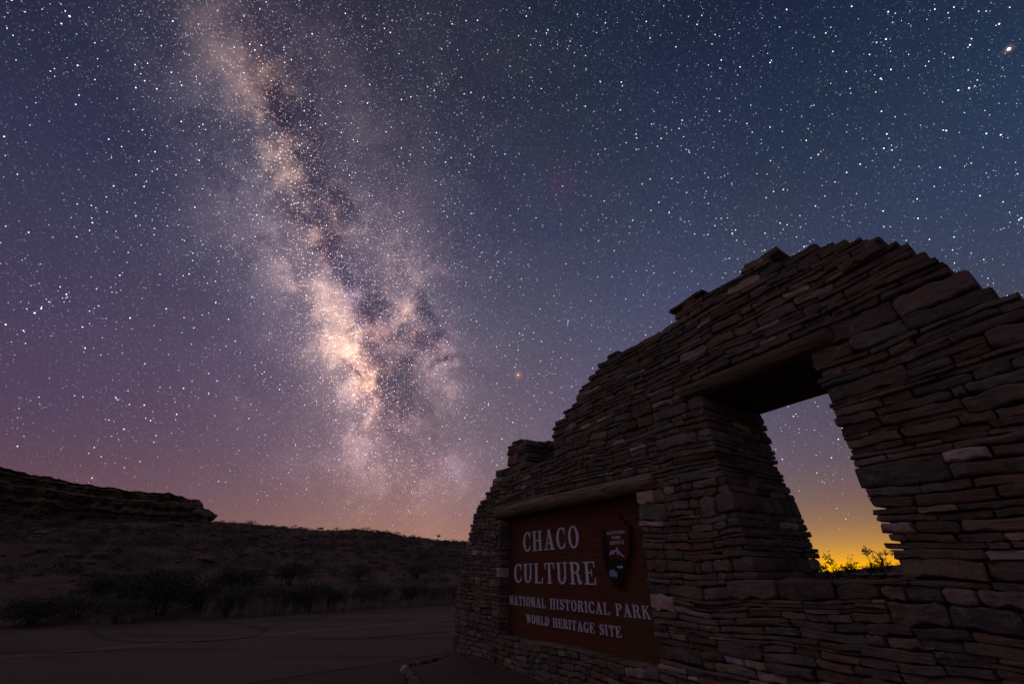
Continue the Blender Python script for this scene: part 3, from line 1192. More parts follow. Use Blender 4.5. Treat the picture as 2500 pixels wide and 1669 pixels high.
SIGN_T = .13 * S
ZS0, ZS1 = .42, 1.80                       # sign recess
US0, US1 = 1.215, 3.845
SLOG0, SLOG1 = 1.80, 1.955                 # log above the sign
ULG0, ULG1 = 1.06, 4.10
ZW0, ZW1 = 1.065, 2.50                     # window opening
UW1 = 5.69
WLOG1 = 2.655
UWL0, UWL1 = 4.58, 5.88
SLU0, SLU1 = w(1286, 1110)[0], w(1348, 1110)[0]
SLZ0 = w(1310, 1140)[1]


def uw0(z):
    return float(np.interp(z, [1.06, 1.6, 1.9, 2.5], [4.88, 4.85, 4.79, 4.78]))


# zones: (z0, z1, u0(z), u1(z))
ZONES = [(ZS0, ZS1, lambda z: US0, lambda z: US1),
         (SLOG0, SLOG1, lambda z: ULG0 + .05, lambda z: ULG1 - .05),
         (ZW0, ZW1, uw0, lambda z: UW1),
         (ZW1, WLOG1, lambda z: UWL0 + .05, lambda z: UWL1 - .05),
         (SLZ0, 3.6, lambda z: SLU0, lambda z: SLU1)]

PAL = [(.27, .195, .145), (.21, .160, .122), (.18, .145, .118), (.36, .27, .19), (.23, .205, .18), (.20, .20, .205),
       (.26, .195, .175), (.30, .175, .12), (.15, .118, .095), (.28, .235, .19), (.21, .21, .175), (.33, .245, .20)]
PAL = [tuple(c * .6 + m * .4 for c, m in zip(q, (.235, .18, .143))) for q in PAL]
PALE = [(.62, .50, .44), (.50, .42, .42), (.58, .49, .36), (.46, .38, .38)]
rs = random.Random(1234)


def wave(u, z):
    n = noise.noise(Vector((u * .8, z * .9, 2.7))) * .075 + noise.noise(Vector((u * 2.6, z * 2.0, 8.1))) * .034
    a = 1.0
    for lvl in (ZS0, ZS1, SLOG1, ZW0, ZW1, WLOG1):
        a = min(a, .25 + abs(z - lvl) * 4)
    return n * a


STONES = []          # (verts, faces, colour, size score)


def stone(frame, a0, a1, z0, z1, depth, proud=0.0, color=None, square=0.0, rough=1.0, dowave=True):
    """one dressed slab. frame = (origin (u,t), along (u,t), outward (u,t)) in wall coordinates"""
    (ou, ot), (au, at), (nu, nt) = frame
    g = .0018 + rs.random() * .0035
    L = a1 - a0; H = z1 - z0
    g = min(g, H * .1)
    a0 += g; a1 -= g; z0 += g * .8; z1 -= g * .8
    L = a1 - a0; H = z1 - z0
    if L < .015 or H < .008:
        return
    small = min(L, H)
    def rad():
        r_ = small * rs.uniform(.05, .36) * (1 - square)
        return min(r_, .045)
    jz = min(.013, H * .14) * rough
    ja = min(.018, L * .08) * rough
    pts = []
    corners = [(a0, z0, 1, 1), (a1, z0, -1, 1), (a1, z1, -1, -1), (a0, z1, 1, -1)]
    order = [(0, 'v', 'h'), (1, 'h', 'v'), (2, 'v', 'h'), (3, 'h', 'v')]
    nm = 2 if L < .2 else (3 if L < .35 else 5)
    r_ = [rad() for _ in range(4)]
    rx = [min(q * rs.uniform(1, 2.0), L * .35) for q in r_]
    # bottom edge left to right
    def arc(ci, start):
        ax, az, sx, sz = corners[ci]
        cx, cz = ax + sx * rx[ci], az + sz * r_[ci]
        for q in (0, .5, 1):
            an = math.radians(start + q * 90)
            pts.append((cx + math.cos(an) * rx[ci], cz + math.sin(an) * r_[ci]))
    def mids(x0, x1, zc):
        for m in range(nm):
            t = (m + 1) / (nm + 1)
            pts.append((x0 + (x1 - x0) * t, zc + rs.uniform(-jz, jz)))
    arc(0, 180); mids(a0, a1, z0); arc(1, 270)
    arc(2, 0); mids(a1, a0, z1); arc(3, 90)
    tilt = rs.uniform(-1, 1) * min(.05, .013 / max(L, .05)) * rough
    ma, mz = (a0 + a1) / 2, (z0 + z1) / 2
    pts = [(p + rs.uniform(-ja, ja) * .4, q + rs.uniform(-jz, jz) * .35 + (p - ma) * tilt) for p, q in pts]
    n = len(pts)
    bev = min(small * rs.uniform(.10, .24), .015)
    bulge = rs.uniform(-.2, .35) * bev
    lean_a, lean_z = rs.uniform(-.05, .05), rs.uniform(-.09, .05)
    verts = []
    def add(pa, pz, out):
        u = ou + au * pa + nu * out
        t = ot + at * pa + nt * out
        verts.append((u, t, pz + (wave(u, pz) if dowave else 0)))
    for ring_i, (inset, outp) in enumerate([(1.0, 0), (.38, -.30), (0, -1.0)]):
        for (p, q) in pts:
            da = min(1, bev * 1.2 * inset / max(abs(p - ma), 1e-4)); dz = min(1, bev * inset / max(abs(q - mz), 1e-4))
            pp = p + (ma - p) * min(da, .6); qq = q + (mz - q) * min(dz, .6)
            lean = (pp - ma) * lean_a + (qq - mz) * lean_z
            add(pp, qq, proud + outp * bev + lean + (rs.uniform(-.002, .002) if ring_i == 0 else 0))
    for (p, q) in pts:
        add(ma + (p - ma) * .96, mz + (q - mz) * .9, proud - depth)
    add(ma, mz, proud + bulge)
    faces = []
    c = len(verts) - 1
    for i in range(n):
        j = (i + 1) % n
        faces.append((c, i, j))
        for r0 in (0, 1, 2):
            faces.append((r0 * n + i, (r0 + 1) * n + i, (r0 + 1) * n + j, r0 * n + j))
    if color is None:
        if rs.random() < .05:
            color = rs.choice(PALE)
        else:
            color = rs.choice(PAL)
        m = rs.uniform(.62, 1.08) * (1.0 - .10 * max(0, min(1, (ou + (a0 if au else 0) - 4.5) / 2)))  # colour darkened towards the right, painting in the weaker light there
        color = tuple(q * m for q in color)
    # orientation: outward must agree with the winding
    flip = (au * nt - at * nu) > 0
    if flip:
        faces = [tuple(reversed(f)) for f in faces]
    cu, ct, cz = verts[c]
    STONES.append((verts, faces, color, (cu, ct, cz), L * H, (nu, nt)))


FRONT = ((0, 0), (1, 0), (0, -1))


def split(a, b, lo, hi):
    """cut a..b into random lengths"""
    out = [a]
    while b - out[-1] > hi:
        out.append(out[-1] + rs.uniform(lo, hi))
    if b - out[-1] > lo * 1.6 and b - out[-1] > hi * .75 and rs.random() < .6:
        out.append((out[-1] + b) / 2 + rs.uniform(-.1, .1) * (b - out[-1]))
    elif len(out) > 1 and b - out[-1] < lo * .5:
        out[-1] = b
        return out
    out.append(b)
    return out


def rows_of(z0, z1):
    H = z1 - z0
    n = max(1, round(H / rs.uniform(.030, .066)))
    ws = [rs.uniform(.5, 1.7) for _ in range(n)]
    s_ = sum(ws)
    zs = [z0]
    for q in ws:
        zs.append(zs[-1] + H * q / s_)
    return zs


def fill_band(frame, a0, a1, z0, z1, edge_left=None, edge_right=None, big=.34, lenscale=1.0, t_depth=.16, jit=True):
    """fill a band; edges get long headers whose depths are returned"""
    H = z1 - z0
    zs = rows_of(z0, z1) if a0 < 4.1 or H < .07 or rs.random() < .6 else [z0, z0 + H * rs.uniform(.3, .7), z1]
    eL, eR = [], []
    cur = a0
    segs = []
    while cur < a1 - .02:
        Lb = rs.uniform(.12, .36) * lenscale * (1.2 if H > .1 else 1)
        Lt = rs.uniform(.30, .95) * lenscale
        if rs.random() < big:
            segs.append(('b', cur, min(a1, cur + Lb))); cur += Lb
        else:
            segs.append(('t', cur, min(a1, cur + Lt))); cur += Lt
    if len(segs) > 1 and segs[-1][2] - segs[-1][1] < .09:
        k_, p, q = segs.pop()
        segs[-1] = (segs[-1][0], segs[-1][1], q)
    for si, (k_, p, q) in enumerate(segs):
        first, last = si == 0, si == len(segs) - 1
        if k_ == 'b':
            d = rs.uniform(.2, .42) if ((first and edge_left) or (last and edge_right)) else t_depth
            sq = .55 if ((first and edge_left) or (last and edge_right)) else rs.uniform(0, .6)
            e = rs.uniform(-.012, .012)
            pp = p + (e if first and edge_left else 0); qq = q + (e if last and edge_right else 0)
            stone(frame, pp, qq, z0, z1, d, rs.uniform(-.010, .016), square=sq)
            if first: eL.append((z0, z1, d))
            if last: eR.append((z0, z1, d))
        else:
            for r_ in range(len(zs) - 1):
                cuts = split(p, q, .09 * lenscale, .36 * lenscale)
                for ci in range(len(cuts) - 1):
                    f_, l_ = first and ci == 0, last and ci == len(cuts) - 2
                    atE = (f_ and edge_left) or (l_ and edge_right)
                    d = rs.uniform(.2, .42) if atE else t_depth
                    e = rs.uniform(-.022, .016) if atE else 0
                    c0 = cuts[ci] + (-e if f_ and edge_left else 0); c1 = cuts[ci + 1] + (e if l_ and edge_right else 0)
                    stone(frame, c0, c1, zs[r_], zs[r_ + 1], d, rs.uniform(-.012, .014), square=.3 if atE else 0)
                    if f_: eL.append((zs[r_], zs[r_ + 1], d))
                    if l_: eR.append((zs[r_], zs[r_ + 1], d))
    return eL, eR


def jamb(edge, ufun, sign, t_end, extra=0):
    """side face of an opening. sign=+1: the face looks towards +u"""
    for (z0, z1, d) in edge:
        zm = (z0 + z1) / 2
        u = ufun(zm)
        frame = ((u, 0), (0, 1), (sign, 0))
        start = d - .01
        if t_end - start < .05:
            continue
        cuts = split(start, t_end, .12, .34)
        for i in range(len(cuts) - 1):
            stone(frame, cuts[i], cuts[i + 1], z0, z1, .16, rs.uniform(-.014, .014))


def build_stones():
    levels = [-.06, ZS0, ZW0, ZS1, SLOG1, ZW1, WLOG1, 3.62]
    bands = []
    for i in range(len(levels) - 1):
        z = levels[i]
        while z < levels[i + 1] - .045:
            H = rs.choice([.05, .06, .075, .09, .10, .115, .13, .15] if z < 2.6 else [.034, .042, .055, .07, .10])
            if levels[i + 1] - (z + H) < .05:
                H = levels[i + 1] - z
            bands.append((z, z + H)); z += H
    for (z0, z1) in bands:
        zm = (z0 + z1) / 2
        ul = u_left(zm)
        # runs of allowed u
        us = np.arange(ul, U_END, .01)
        ok = []
        for u in us:
            a = z_top(u) > zm + (z1 - z0) * .15
            if u < ul: a = False
            for (q0, q1, f0, f1) in ZONES:
                if q0 - .001 < zm < q1 + .001 and f0(zm) < u < f1(zm):
                    a = False
            ok.append(a)
        runs = []
        st = None
        for u, a in zip(us, ok):
            if a and st is None: st = u
            if not a and st is not None:
                runs.append((st, u)); st = None
        if st is not None: runs.append((st, U_END))
        for (p, q) in runs:
            if q - p < .04: continue
            left_free = abs(p - ul) < .03
            inwin = ZW0 < zm < ZW1
            insign = ZS0 < zm < ZS1
            el = left_free or (inwin and abs(p - UW1) < .03) or (insign and abs(p - US1) < .03)
            er = (inwin and abs(q - uw0(zm)) < .03) or (insign and abs(q - US0) < .03) or (zm > SLZ0 and abs(q - SLU0) < .05)
            # stones grow larger towards the right pier
            if q - p > 2.2:
                mid = 4.2 if p < 3 else None
                if mid and p < mid < q:
                    l1, _ = fill_band(FRONT, p, mid, z0, z1, True if el else None, None, .40, .9)
                    _, r1 = fill_band(FRONT, mid, q, z0, z1, None, True if er else None, .46, 1.25)
                    eL, eR = l1, r1
                else:
                    eL, eR = fill_band(FRONT, p, q, z0, z1, el, er, .40, 1.15 if p > 3 else .9)
            else:
                eL, eR = fill_band(FRONT, p, q, z0, z1, el, er, .40, 1.15 if p > 4 else (.6 if p < 1 else .85))
            if left_free:
                jamb(eL, lambda z, c=ul: c, -1, T)
            if inwin and abs(p - UW1) < .03:
                jamb(eL, lambda z: UW1, -1, T)
            if inwin and abs(q - uw0(zm)) < .03:
                jamb(eR, uw0, 1, T)
            if zm > SLZ0 and abs(q - SLU0) < .05:
                jamb(eR, lambda z: SLU0, 1, .40)
        # back of the slot near the left top
        if SLZ0 < zm and zm < z_top(SLU1 - .1):
            fill_band(((0, .36), (1, 0), (0, -1)), SLU0 - .05, SLU1 + .15, z0, z1, None, None, .5, .8)
    # face of the slot's right side is the wall itself; cap stones along the top
    u = TU[0] - .04
    for row_t, row_d in ((0.0, .34), (.30, .34), (.58, .3)):
        u = TU[0] + rs.uniform(-.05, .05)
        while u < U_END - .3:
            L = rs.uniform(.14, .42)
            um = u + L / 2
            far_right = um > 6.15
            if far_right: L = rs.uniform(.16, .30); um = u + L / 2
            if row_t > 0 or rs.random() < (.7 if far_right else .4):
                zt = z_top(um)
                H = rs.uniform(.05, .11) if far_right else rs.uniform(.035, .08)
                slope = (z_top(u + L) - z_top(u)) / L
                zl = min(z_top(u), z_top(u + L), zt)
                if not (SLU0 - .02 < um < SLU1 and row_t < .3):
                    fr = ((0, row_t), (1, 0), (0, -1))
                    zb = (zl if abs(slope) > .5 else zt) - H * .75
                    stone(fr, u, u + L, zb, zb + H, row_d, rs.uniform(-.01, .03), square=rs.uniform(0, .7), rough=2.2)
            u += L * rs.uniform(.9, 1.15)
    # sill slabs, a layer through the thickness
    u = 4.7
    while u < UW1 + .1:
        L = rs.uniform(.22, .42)
        for t0 in (.02, .33, .60):
            stone(((0, t0), (1, 0), (0, -1)), u, min(u + L, UW1 + .16), ZW0 - .045, ZW0 + rs.uniform(-.004, .008), .32, 0, dowave=False)
        u += L


build_stones()


def build_core():
    """mud mortar body behind the stones"""
    cs = .05
    nu_, nz_ = int(U_END / cs) + 4, int(3.7 / cs)
    tf = np.full((nu_, nz_), np.nan)
    for i in range(nu_):
        for j in range(nz_):
            u = -.1 + (i + .5) * cs; z = -.1 + (j + .5) * cs
            if u < u_left(z) + .06 or u > U_END - .05: continue
            if z > z_top(u) - .05 or z > z_top(u - .05) - .05 or z > z_top(u + .05) - .05: continue
            v = .046
            if ZS0 - .02 < z < SLOG0 + .04 and US0 - .04 < u < US1 + .04:
                v = SIGN_T + .06
            elif SLOG0 - .05 < z < SLOG1 + .02 and ULG0 < u < ULG1:
                v = .12
            if ZW0 - .03 < z < ZW1 + .02 and uw0(z) - .05 < u < UW1 + .05: continue
            if ZW1 - .02 < z < WLOG1 and uw0(2.4) - .1 < u < UW1 + .1: continue
            elif ZW1 - .06 < z < WLOG1 + .05 and UWL0 < u < UWL1: v = .16
            if z > SLZ0 - .02 and SLU0 - .05 < u < SLU1 + .05: v = .40
            tf[i, j] = v
    V_, F_ = [], []
    TB = T - .035
    def quad(a, b, c, d):
        o = len(V_); V_.extend([a, b, c, d]); F_.append((o, o + 1, o + 2, o + 3))
    for i in range(nu_):
        for j in range(nz_):
            if np.isnan(tf[i, j]): continue
            u0 = -.1 + i * cs; u1 = u0 + cs; z0 = -.1 + j * cs; z1 = z0 + cs; f = tf[i, j]
            quad((u0, f, z0), (u1, f, z0), (u1, f, z1), (u0, f, z1))
            quad((u1, TB, z0), (u0, TB, z0), (u0, TB, z1), (u1, TB, z1))
            for (di, dj, A, B) in ((1, 0, (u1, z0), (u1, z1)), (-1, 0, (u0, z1), (u0, z0)), (0, 1, (u1, z1), (u0, z1)), (0, -1, (u0, z0), (u1, z0))):
                ii, jj = i + di, j + dj
                g_ = tf[ii, jj] if 0 <= ii < nu_ and 0 <= jj < nz_ else np.nan
                if np.isnan(g_): end = TB
                elif g_ > f: end = g_
                else: continue
                quad((A[0], f, A[1]), (A[0], end, A[1]), (B[0], end, B[1]), (B[0], f, B[1]))
    link('mortar', mesh_from('mortar', V_, F_, MAT_MORTAR, False), WALL)


build_core()

# choose the 300 stones that show largest
def shown_size(st):
    (cu, ct, cz) = st[3]
    X = WX + .524 * cu + .852 * ct; Y = WY - .852 * cu + .524 * ct; Z = cz - S
    f = Y * CP + Z * SP
    v = -Y * SP + Z * CP
    if f < .3 or abs(X / f) > 1.262 or abs(v / f) > .842:
        return 0
    nu, nt = st[5]
    nX = .524 * nu + .852 * nt; nY = -.852 * nu + .524 * nt
    d2 = X * X + Y * Y + Z * Z
    face = -(nX * X + nY * Y) / math.sqrt(d2)
    return st[4] * max(0, face) / (f * f)


order = sorted(range(len(STONES)), key=lambda i: -shown_size(STONES[i]))
solo = set(order[:299])
RV, RF, RC = [], [], []
for i, (verts, faces, color, c, sz, nn) in enumerate(STONES):
    if i in solo:
        vs = [(p[0] - c[0], p[1] - c[1], p[2] - c[2]) for p in verts]
        # keep wall coordinates for the material: the mesh stays in the wall's frame
        me = mesh_from('stone', verts, faces, MAT_STONE, True, [color] * len(verts))
        me.polygons.foreach_set('use_smooth', [len(f) != 3 for f in faces])
        link('stone', me, WALL)
    else:
        o = len(RV)
        RV += verts
        RF += [tuple(a + o for a in f) for f in faces]
        RC += [color] * len(verts)
small = link('small_stones', mesh_from('small_stones', RV, RF, MAT_STONE, True, RC), WALL)
small['kind'] = 'stuff'
small.data.polygons.foreach_set('use_smooth', [len(f) != 3 for f in RF])
print('STONES', len(STONES), 'verts', len(RV))


# logs
def log_mesh(u0, u1, z, t, r, seed, sag=.01, mat=None):
    sides, n = 18, 40
    V_, F_ = [], []
    for i in range(n + 1):
        q = i / n
        u = u0 + (u1 - u0) * q
        zc = z + sag * math.sin(q * 3.1 + seed) + .012 * noise.noise(Vector((u * 1.2, seed, 0)))
        tc_ = t + .012 * noise.noise(Vector((u * 1.1, seed, 5)))
        rr = r * (1 + .06 * noise.noise(Vector((u * .9, seed, 9))))
        if i in (0, n): rr *= .86
        if i in (1, n - 1): rr *= .97
        for s_ in range(sides):
            an = 2 * math.pi * s_ / sides
            k_ = 1 + .05 * noise.noise(Vector((u * 1.5, math.cos(an) * 1.5 + seed, math.sin(an) * 1.5)))
            V_.append((u, tc_ + math.cos(an) * rr * k_, zc + math.sin(an) * rr * k_))
    for i in range(n):
        for s_ in range(sides):
            s2 = (s_ + 1) % sides
            F_.append((i * sides + s_, i * sides + s2, (i + 1) * sides + s2, (i + 1) * sides + s_))
    F_.append(tuple(reversed(range(sides))))
    F_.append(tuple(n * sides + s_ for s_ in range(sides)))
    return mesh_from('log', V_, F_, mat or MAT_LOG)


zc = (SLOG0 + SLOG1) / 2
lg = link('log', log_mesh(ULG0, ULG1, zc + .002, .040, .084, 1.0), WALL)
lg['label'] = 'pale log laid above the brown sign board'
link('log', log_mesh(ULG0 + .02, ULG1, zc + .005, .195, .08, 2.0), WALL)
for i in range(7):
    z = (ZW1 + WLOG1) / 2
    l_ = link('log', log_mesh(UWL0 + (.0 if i == 0 else .05), UWL1, z, 0.048 + i * .150, .082, 3.0 + i * 1.7, .008, MAT_LINTEL), WALL)
    if i == 0:
        l_['label'] = 'front log of the lintel over the window opening'

# ------------------------------------------------------------------ the sign
SIGN = empty('park_sign', (WX + .852 * SIGN_T, WY + .524 * SIGN_T, 0), RZ)
tag(SIGN, 'dark brown wooden park sign with white serif lettering, set in the stone wall', 'sign')


def prism(poly, t0, t1, mat, name, parent):
    """closed plate from an outline in (u,z); t0 front, t1 back"""
    area = sum(poly[i][0] * poly[(i + 1) % len(poly)][1] - poly[(i + 1) % len(poly)][0] * poly[i][1] for i in range(len(poly)))
    if area < 0: poly = poly[::-1]
    n = len(poly)
    vs = [(p, t0, q) for p, q in poly] + [(p, t1, q) for p, q in poly]
    fs = [tuple(range(n)), tuple(reversed(range(n, 2 * n)))]
    for i in range(n):
        j = (i + 1) % n
        fs.append((i, n + i, n + j, j))
    if name is None:
        return vs, fs
    return link(name, mesh_from(name, vs, fs, mat, False), parent)


# boards
zz = [ZS0 - .03, .62, .835, 1.09, 1.33, 1.575, ZS1 + .03]
for i in range(6):
    g_ = .0010
    a0, a1, b0, b1 = US0 - .06, US1 + .06, zz[i] + g_, zz[i + 1] - g_
    t0 = .0 + rs.uniform(-.0008, .0008)
    e = .002
    vs = [(a0, t0 + e, b0), (a1, t0 + e, b0), (a1, t0 + e, b1), (a0, t0 + e, b1), (a0, t0, b0 + e), (a1, t0, b0 + e), (a1, t0, b1 - e), (a0, t0, b1 - e),
          (a0, .045, b0), (a1, .045, b0), (a1, .045, b1), (a0, .045, b1)]
    fs = [(4, 5, 6, 7), (0, 1, 5, 4), (6, 2, 3, 7), (0, 8, 9, 1), (3, 2, 10, 11), (0, 4, 7, 3, 11, 8), (1, 9, 10, 2, 6, 5), (8, 11, 10, 9)]
    link('plank', mesh_from('plank', vs, fs, MAT_BOARD, False), SIGN)


# serif glyphs, cap height 1
ST, TH, SE = .16, .07, .058


def rect(x0, y0, x1, y1):
    return [(x0, y0), (x1, y0), (x1, y1), (x0, y1)]


def ring(cx, cy, rx, ry, wx, wy, a0, a1, n=22):
    out, inn = [], []
    for i in range(n + 1):
        a = math.radians(a0 + (a1 - a0) * i / n)
        out.append((cx + math.cos(a) * rx, cy + math.sin(a) * ry))
        inn.append((cx + math.cos(a) * (rx - wx), cy + math.sin(a) * (ry - wy)))
    polys = []
    for i in range(n):
        polys.append([out[i], out[i + 1], inn[i + 1], inn[i]])
    return polys


def stroke(pts, ws):
    polys = []
    L_, R_ = [], []
    n = len(pts)
    for i in range(n):
        a = pts[max(0, i - 1)]; b = pts[min(n - 1, i + 1)]
        dx, dy = b[0] - a[0], b[1] - a[1]; l_ = math.hypot(dx, dy) or 1
        L_.append((pts[i][0] - dy / l_ * ws[i] / 2, pts[i][1] + dx / l_ * ws[i] / 2))
        R_.append((pts[i][0] + dy / l_ * ws[i] / 2, pts[i][1] - dx / l_ * ws[i] / 2))
    for i in range(n - 1):
        polys.append([L_[i], L_[i + 1], R_[i + 1], R_[i]])
    return polys


def stem(x, y0=0, y1=1, s0=True, s1=True, wd=ST, sx=.085):
    p = [rect(x, y0, x + wd, y1)]
    if s0: p.append(rect(x - sx, y0, x + wd + sx, y0 + SE))
    if s1: p.append(rect(x - sx, y1 - SE, x + wd + sx, y1))
    return p


def glyph(c):
    if c == 'I': return stem(.1), .385
    if c == 'L':
        return stem(.09) + [rect(.1, 0, .66, SE), [(.60, 0), (.68, 0), (.68, .30), (.635, .30)]], .70
    if c == 'T':
        return stem(.29, s1=False) + [rect(.04, 1 - SE, .73, 1), [(.02, .70), (.065, .70), (.11, 1), (.02, 1)], [(.705, .70), (.75, .70), (.75, 1), (.66, 1)]], .77
    if c == 'H': return stem(.09) + stem(.58) + [rect(.2, .47, .65, .47 + TH)], .865
    if c == 'E':
        return stem(.09) + [rect(.1, 0, .66, SE), rect(.1, 1 - SE, .64, 1), rect(.2, .485, .47, .485 + TH),
                            [(.60, 0), (.68, 0), (.68, .30), (.635, .30)], [(.585, 1), (.66, 1), (.66, .72), (.62, .72)],
                            [(.44, .36), (.48, .36), (.48, .68), (.44, .68)]], .71
    if c == 'U':
        return stem(.09, .32, 1, False) + stem(.58, .32, 1, False, True, .10, .10) + ring(.385, .34, .295, .355, .15, .085, 180, 360), .80
    if c == 'O': return ring(.39, .5, .37, .515, .17, .07, 0, 360, 36), .78
    if c in 'CG':
        g_ = ring(.40, .5, .38, .515, .17, .075, 48, 318, 30) + [[(.625, .66), (.675, .66), (.675, 1.0), (.625, .95)]]
        if c == 'G':
            g_ += stem(.55, .02, .42, False, True, .15, .10)
        else:
            g_ += [[(.60, .12), (.64, .08), (.70, .30), (.655, .31)]]
        return g_, .745 if c == 'C' else .80
    if c == 'A':
        return [[(.32, 1), (.47, 1), (.76, .03), (.56, .03)], [(.37, 1), (.43, 1), (.18, .03), (.105, .03)], rect(.22, .29, .60, .29 + TH),
                rect(.0, 0, .30, SE), rect(.47, 0, .84, SE)], .84
    if c == 'N':
        return stem(.07, wd=.085, sx=.07) + stem(.60, s0=False, wd=.085, sx=.08) + [[(.03, 1), (.26, 1), (.685, .0), (.50, 0)]], .76
    if c in 'PR':
        g_ = stem(.09) + ring(.40, .745, .29, .255, .165, .075, -90, 90) + [rect(.2, 1 - .075, .41, 1), rect(.2, .49, .41, .49 + .075)]
        if c == 'R':
            g_ += stroke([(.38, .53), (.50, .47), (.56, .35), (.58, .2), (.62, .06), (.68, .02), (.74, .05), (.77, .17)], [.08, .12, .16, .17, .13, .07, .055, .04])
            return g_, .80
        return g_, .72
    if c == 'D':
        return stem(.09) + ring(.36, .5, .38, .5, .175, .07, -90, 90) + [rect(.2, .93, .37, 1), rect(.2, 0, .37, .07)], .78
    if c == 'S':
        pts = [(.55, .74), (.52, .88), (.42, .955), (.31, .965), (.19, .92), (.125, .82), (.13, .70), (.22, .60), (.36, .52), (.50, .44), (.565, .32),
               (.55, .17), (.45, .07), (.32, .035), (.19, .07), (.11, .17), (.085, .28)]
        ws = [.05, .06, .07, .07, .09, .13, .15, .17, .18, .17, .15, .12, .08, .07, .07, .06, .05]
        return stroke(pts, ws) + [[(.545, .70), (.585, .70), (.585, 1), (.545, .97)], [(.06, .0), (.10, .03), (.10, .32), (.06, .32)]], .65
    if c == 'W':
        return [[(.05, 1), (.24, 1), (.42, 0), (.33, 0)], [(.50, 1), (.56, 1), (.40, .0), (.34, 0)], [(.44, 1), (.62, 1), (.80, 0), (.71, 0)],
                [(.96, 1), (1.02, 1), (.78, 0), (.72, 0)], rect(-.02, 1 - SE, .32, 1), rect(.38, 1 - SE, .68, 1), rect(.86, 1 - SE, 1.10, 1)], 1.06
    if c == 'K':
        return stem(.09) + [[(.60, 1), (.70, 1), (.28, .42), (.24, .50)], [(.36, .60), (.44, .66), (.80, .0), (.58, 0)],
                            rect(.52, 1 - SE, .78, 1), rect(.50, 0, .86, SE)], .86
    if c == 'V': return [[(.05, 1), (.24, 1), (.45, 0), (.36, 0)], [(.66, 1), (.73, 1), (.43, 0), (.37, 0)]], .76
    return [], .42


def text_line(text, u0, u1, z, h, parent, mat, name='letter', t_front=-.009, gap=.15, oneword=False):
    adv = 0
    items = []
    for ch in text:
        polys, wd = glyph(ch)
        items.append((ch, polys, adv)); adv += wd + gap
    adv -= gap
    sx = (u1 - u0) / adv
    for (ch, polys, x) in items:
        if not polys: continue
        V_, F_ = [], []
        for i, pl in enumerate(polys):
            v, f = prism([(u0 + (x + p) * sx, z + q * h) for p, q in pl], t_front - .00012 * (i % 9), .0005, None, None, None)
            extend(V_, F_, v, f)
        link(name, mesh_from(name, V_, F_, mat, False), parent)


def line_from(text, pl, pr, cap_top, name='letter'):
    (ua, za), (ub, zb) = w(*pl, SIGN_T), w(*pr, SIGN_T)
    (uc, zc_) = w(*cap_top, SIGN_T)
    z = (za + zb) / 2
    h = zc_ - z
    text_line(text, ua, ub, z, h, SIGN, MAT_LETTER)


line_from('CHACO', (1278.6, 1345), (1416.5, 1337.5), (1304, 1296.5))
line_from('CULTURE', (1256.5, 1422.5), (1458, 1425), (1290, 1375))
line_from('NATIONAL HISTORICAL PARK', (1245, 1474.5), (1592.5, 1511), (1254, 1453))
line_from('WORLD HERITAGE SITE', (1286, 1519), (1519.5, 1556), (1293, 1499))

# arrowhead emblem
EMB = empty('emblem', (0, 0, 0)); EMB.parent = SIGN
EMB['label'] = 'arrowhead emblem on the right of the sign'
ET = .050                                                     # stands proud of the board


def zpx(X, Y):
    """(X, Y) in the enlarged crop of the emblem -> board plane of the emblem's face"""
    return w(1430 + X * .1913, 1180 + Y * .1913, SIGN_T - ET)


outline = [(215, 402), (300, 378), (400, 380), (425, 400), (432, 440), (455, 470), (490, 480), (500, 512), (545, 528), (556, 620), (556, 760),
           (545, 880), (522, 1000), (492, 1110), (455, 1220), (420, 1300), (388, 1338), (360, 1322), (318, 1262), (275, 1165), (238, 1040),
           (208, 900), (194, 760), (196, 640), (206, 590), (180, 572), (140, 575), (135, 545), (165, 528), (190, 505), (196, 450)]


def sm(poly):
    return [zpx(*p) for p in poly]


def plate(poly, t_front, t_back, mat, name):
    n_ = len(poly)
    cu = sum(p[0] for p in poly) / n_; cz_ = sum(p[1] for p in poly) / n_
    area = sum(poly[i][0] * poly[(i + 1) % n_][1] - poly[(i + 1) % n_][0] * poly[i][1] for i in range(n_))
    if area < 0: poly = poly[::-1]
    b = .008
    vs = [(cu + (p - cu) * (1 - b / .2), t_front, cz_ + (q - cz_) * (1 - b / .3)) for p, q in poly]
    vs += [(p, t_front + b, q) for p, q in poly] + [(p, t_back, q) for p, q in poly]
    fs = [tuple(range(n_))]
    for i in range(n_):
        j = (i + 1) % n_
        fs += [(i, n_ + i, n_ + j, j), (n_ + i, 2 * n_ + i, 2 * n_ + j, n_ + j)]
    return link(name, mesh_from(name, vs, fs, mat, False), EMB)


plate(sm(outline), -ET, -.001, MAT_EMB_RED, 'arrowhead_plate')
lay = -ET


def flat(polyXY, mat, name, lift):
    return prism(sm(polyXY), lay - lift, lay + .004, mat, name, EMB)


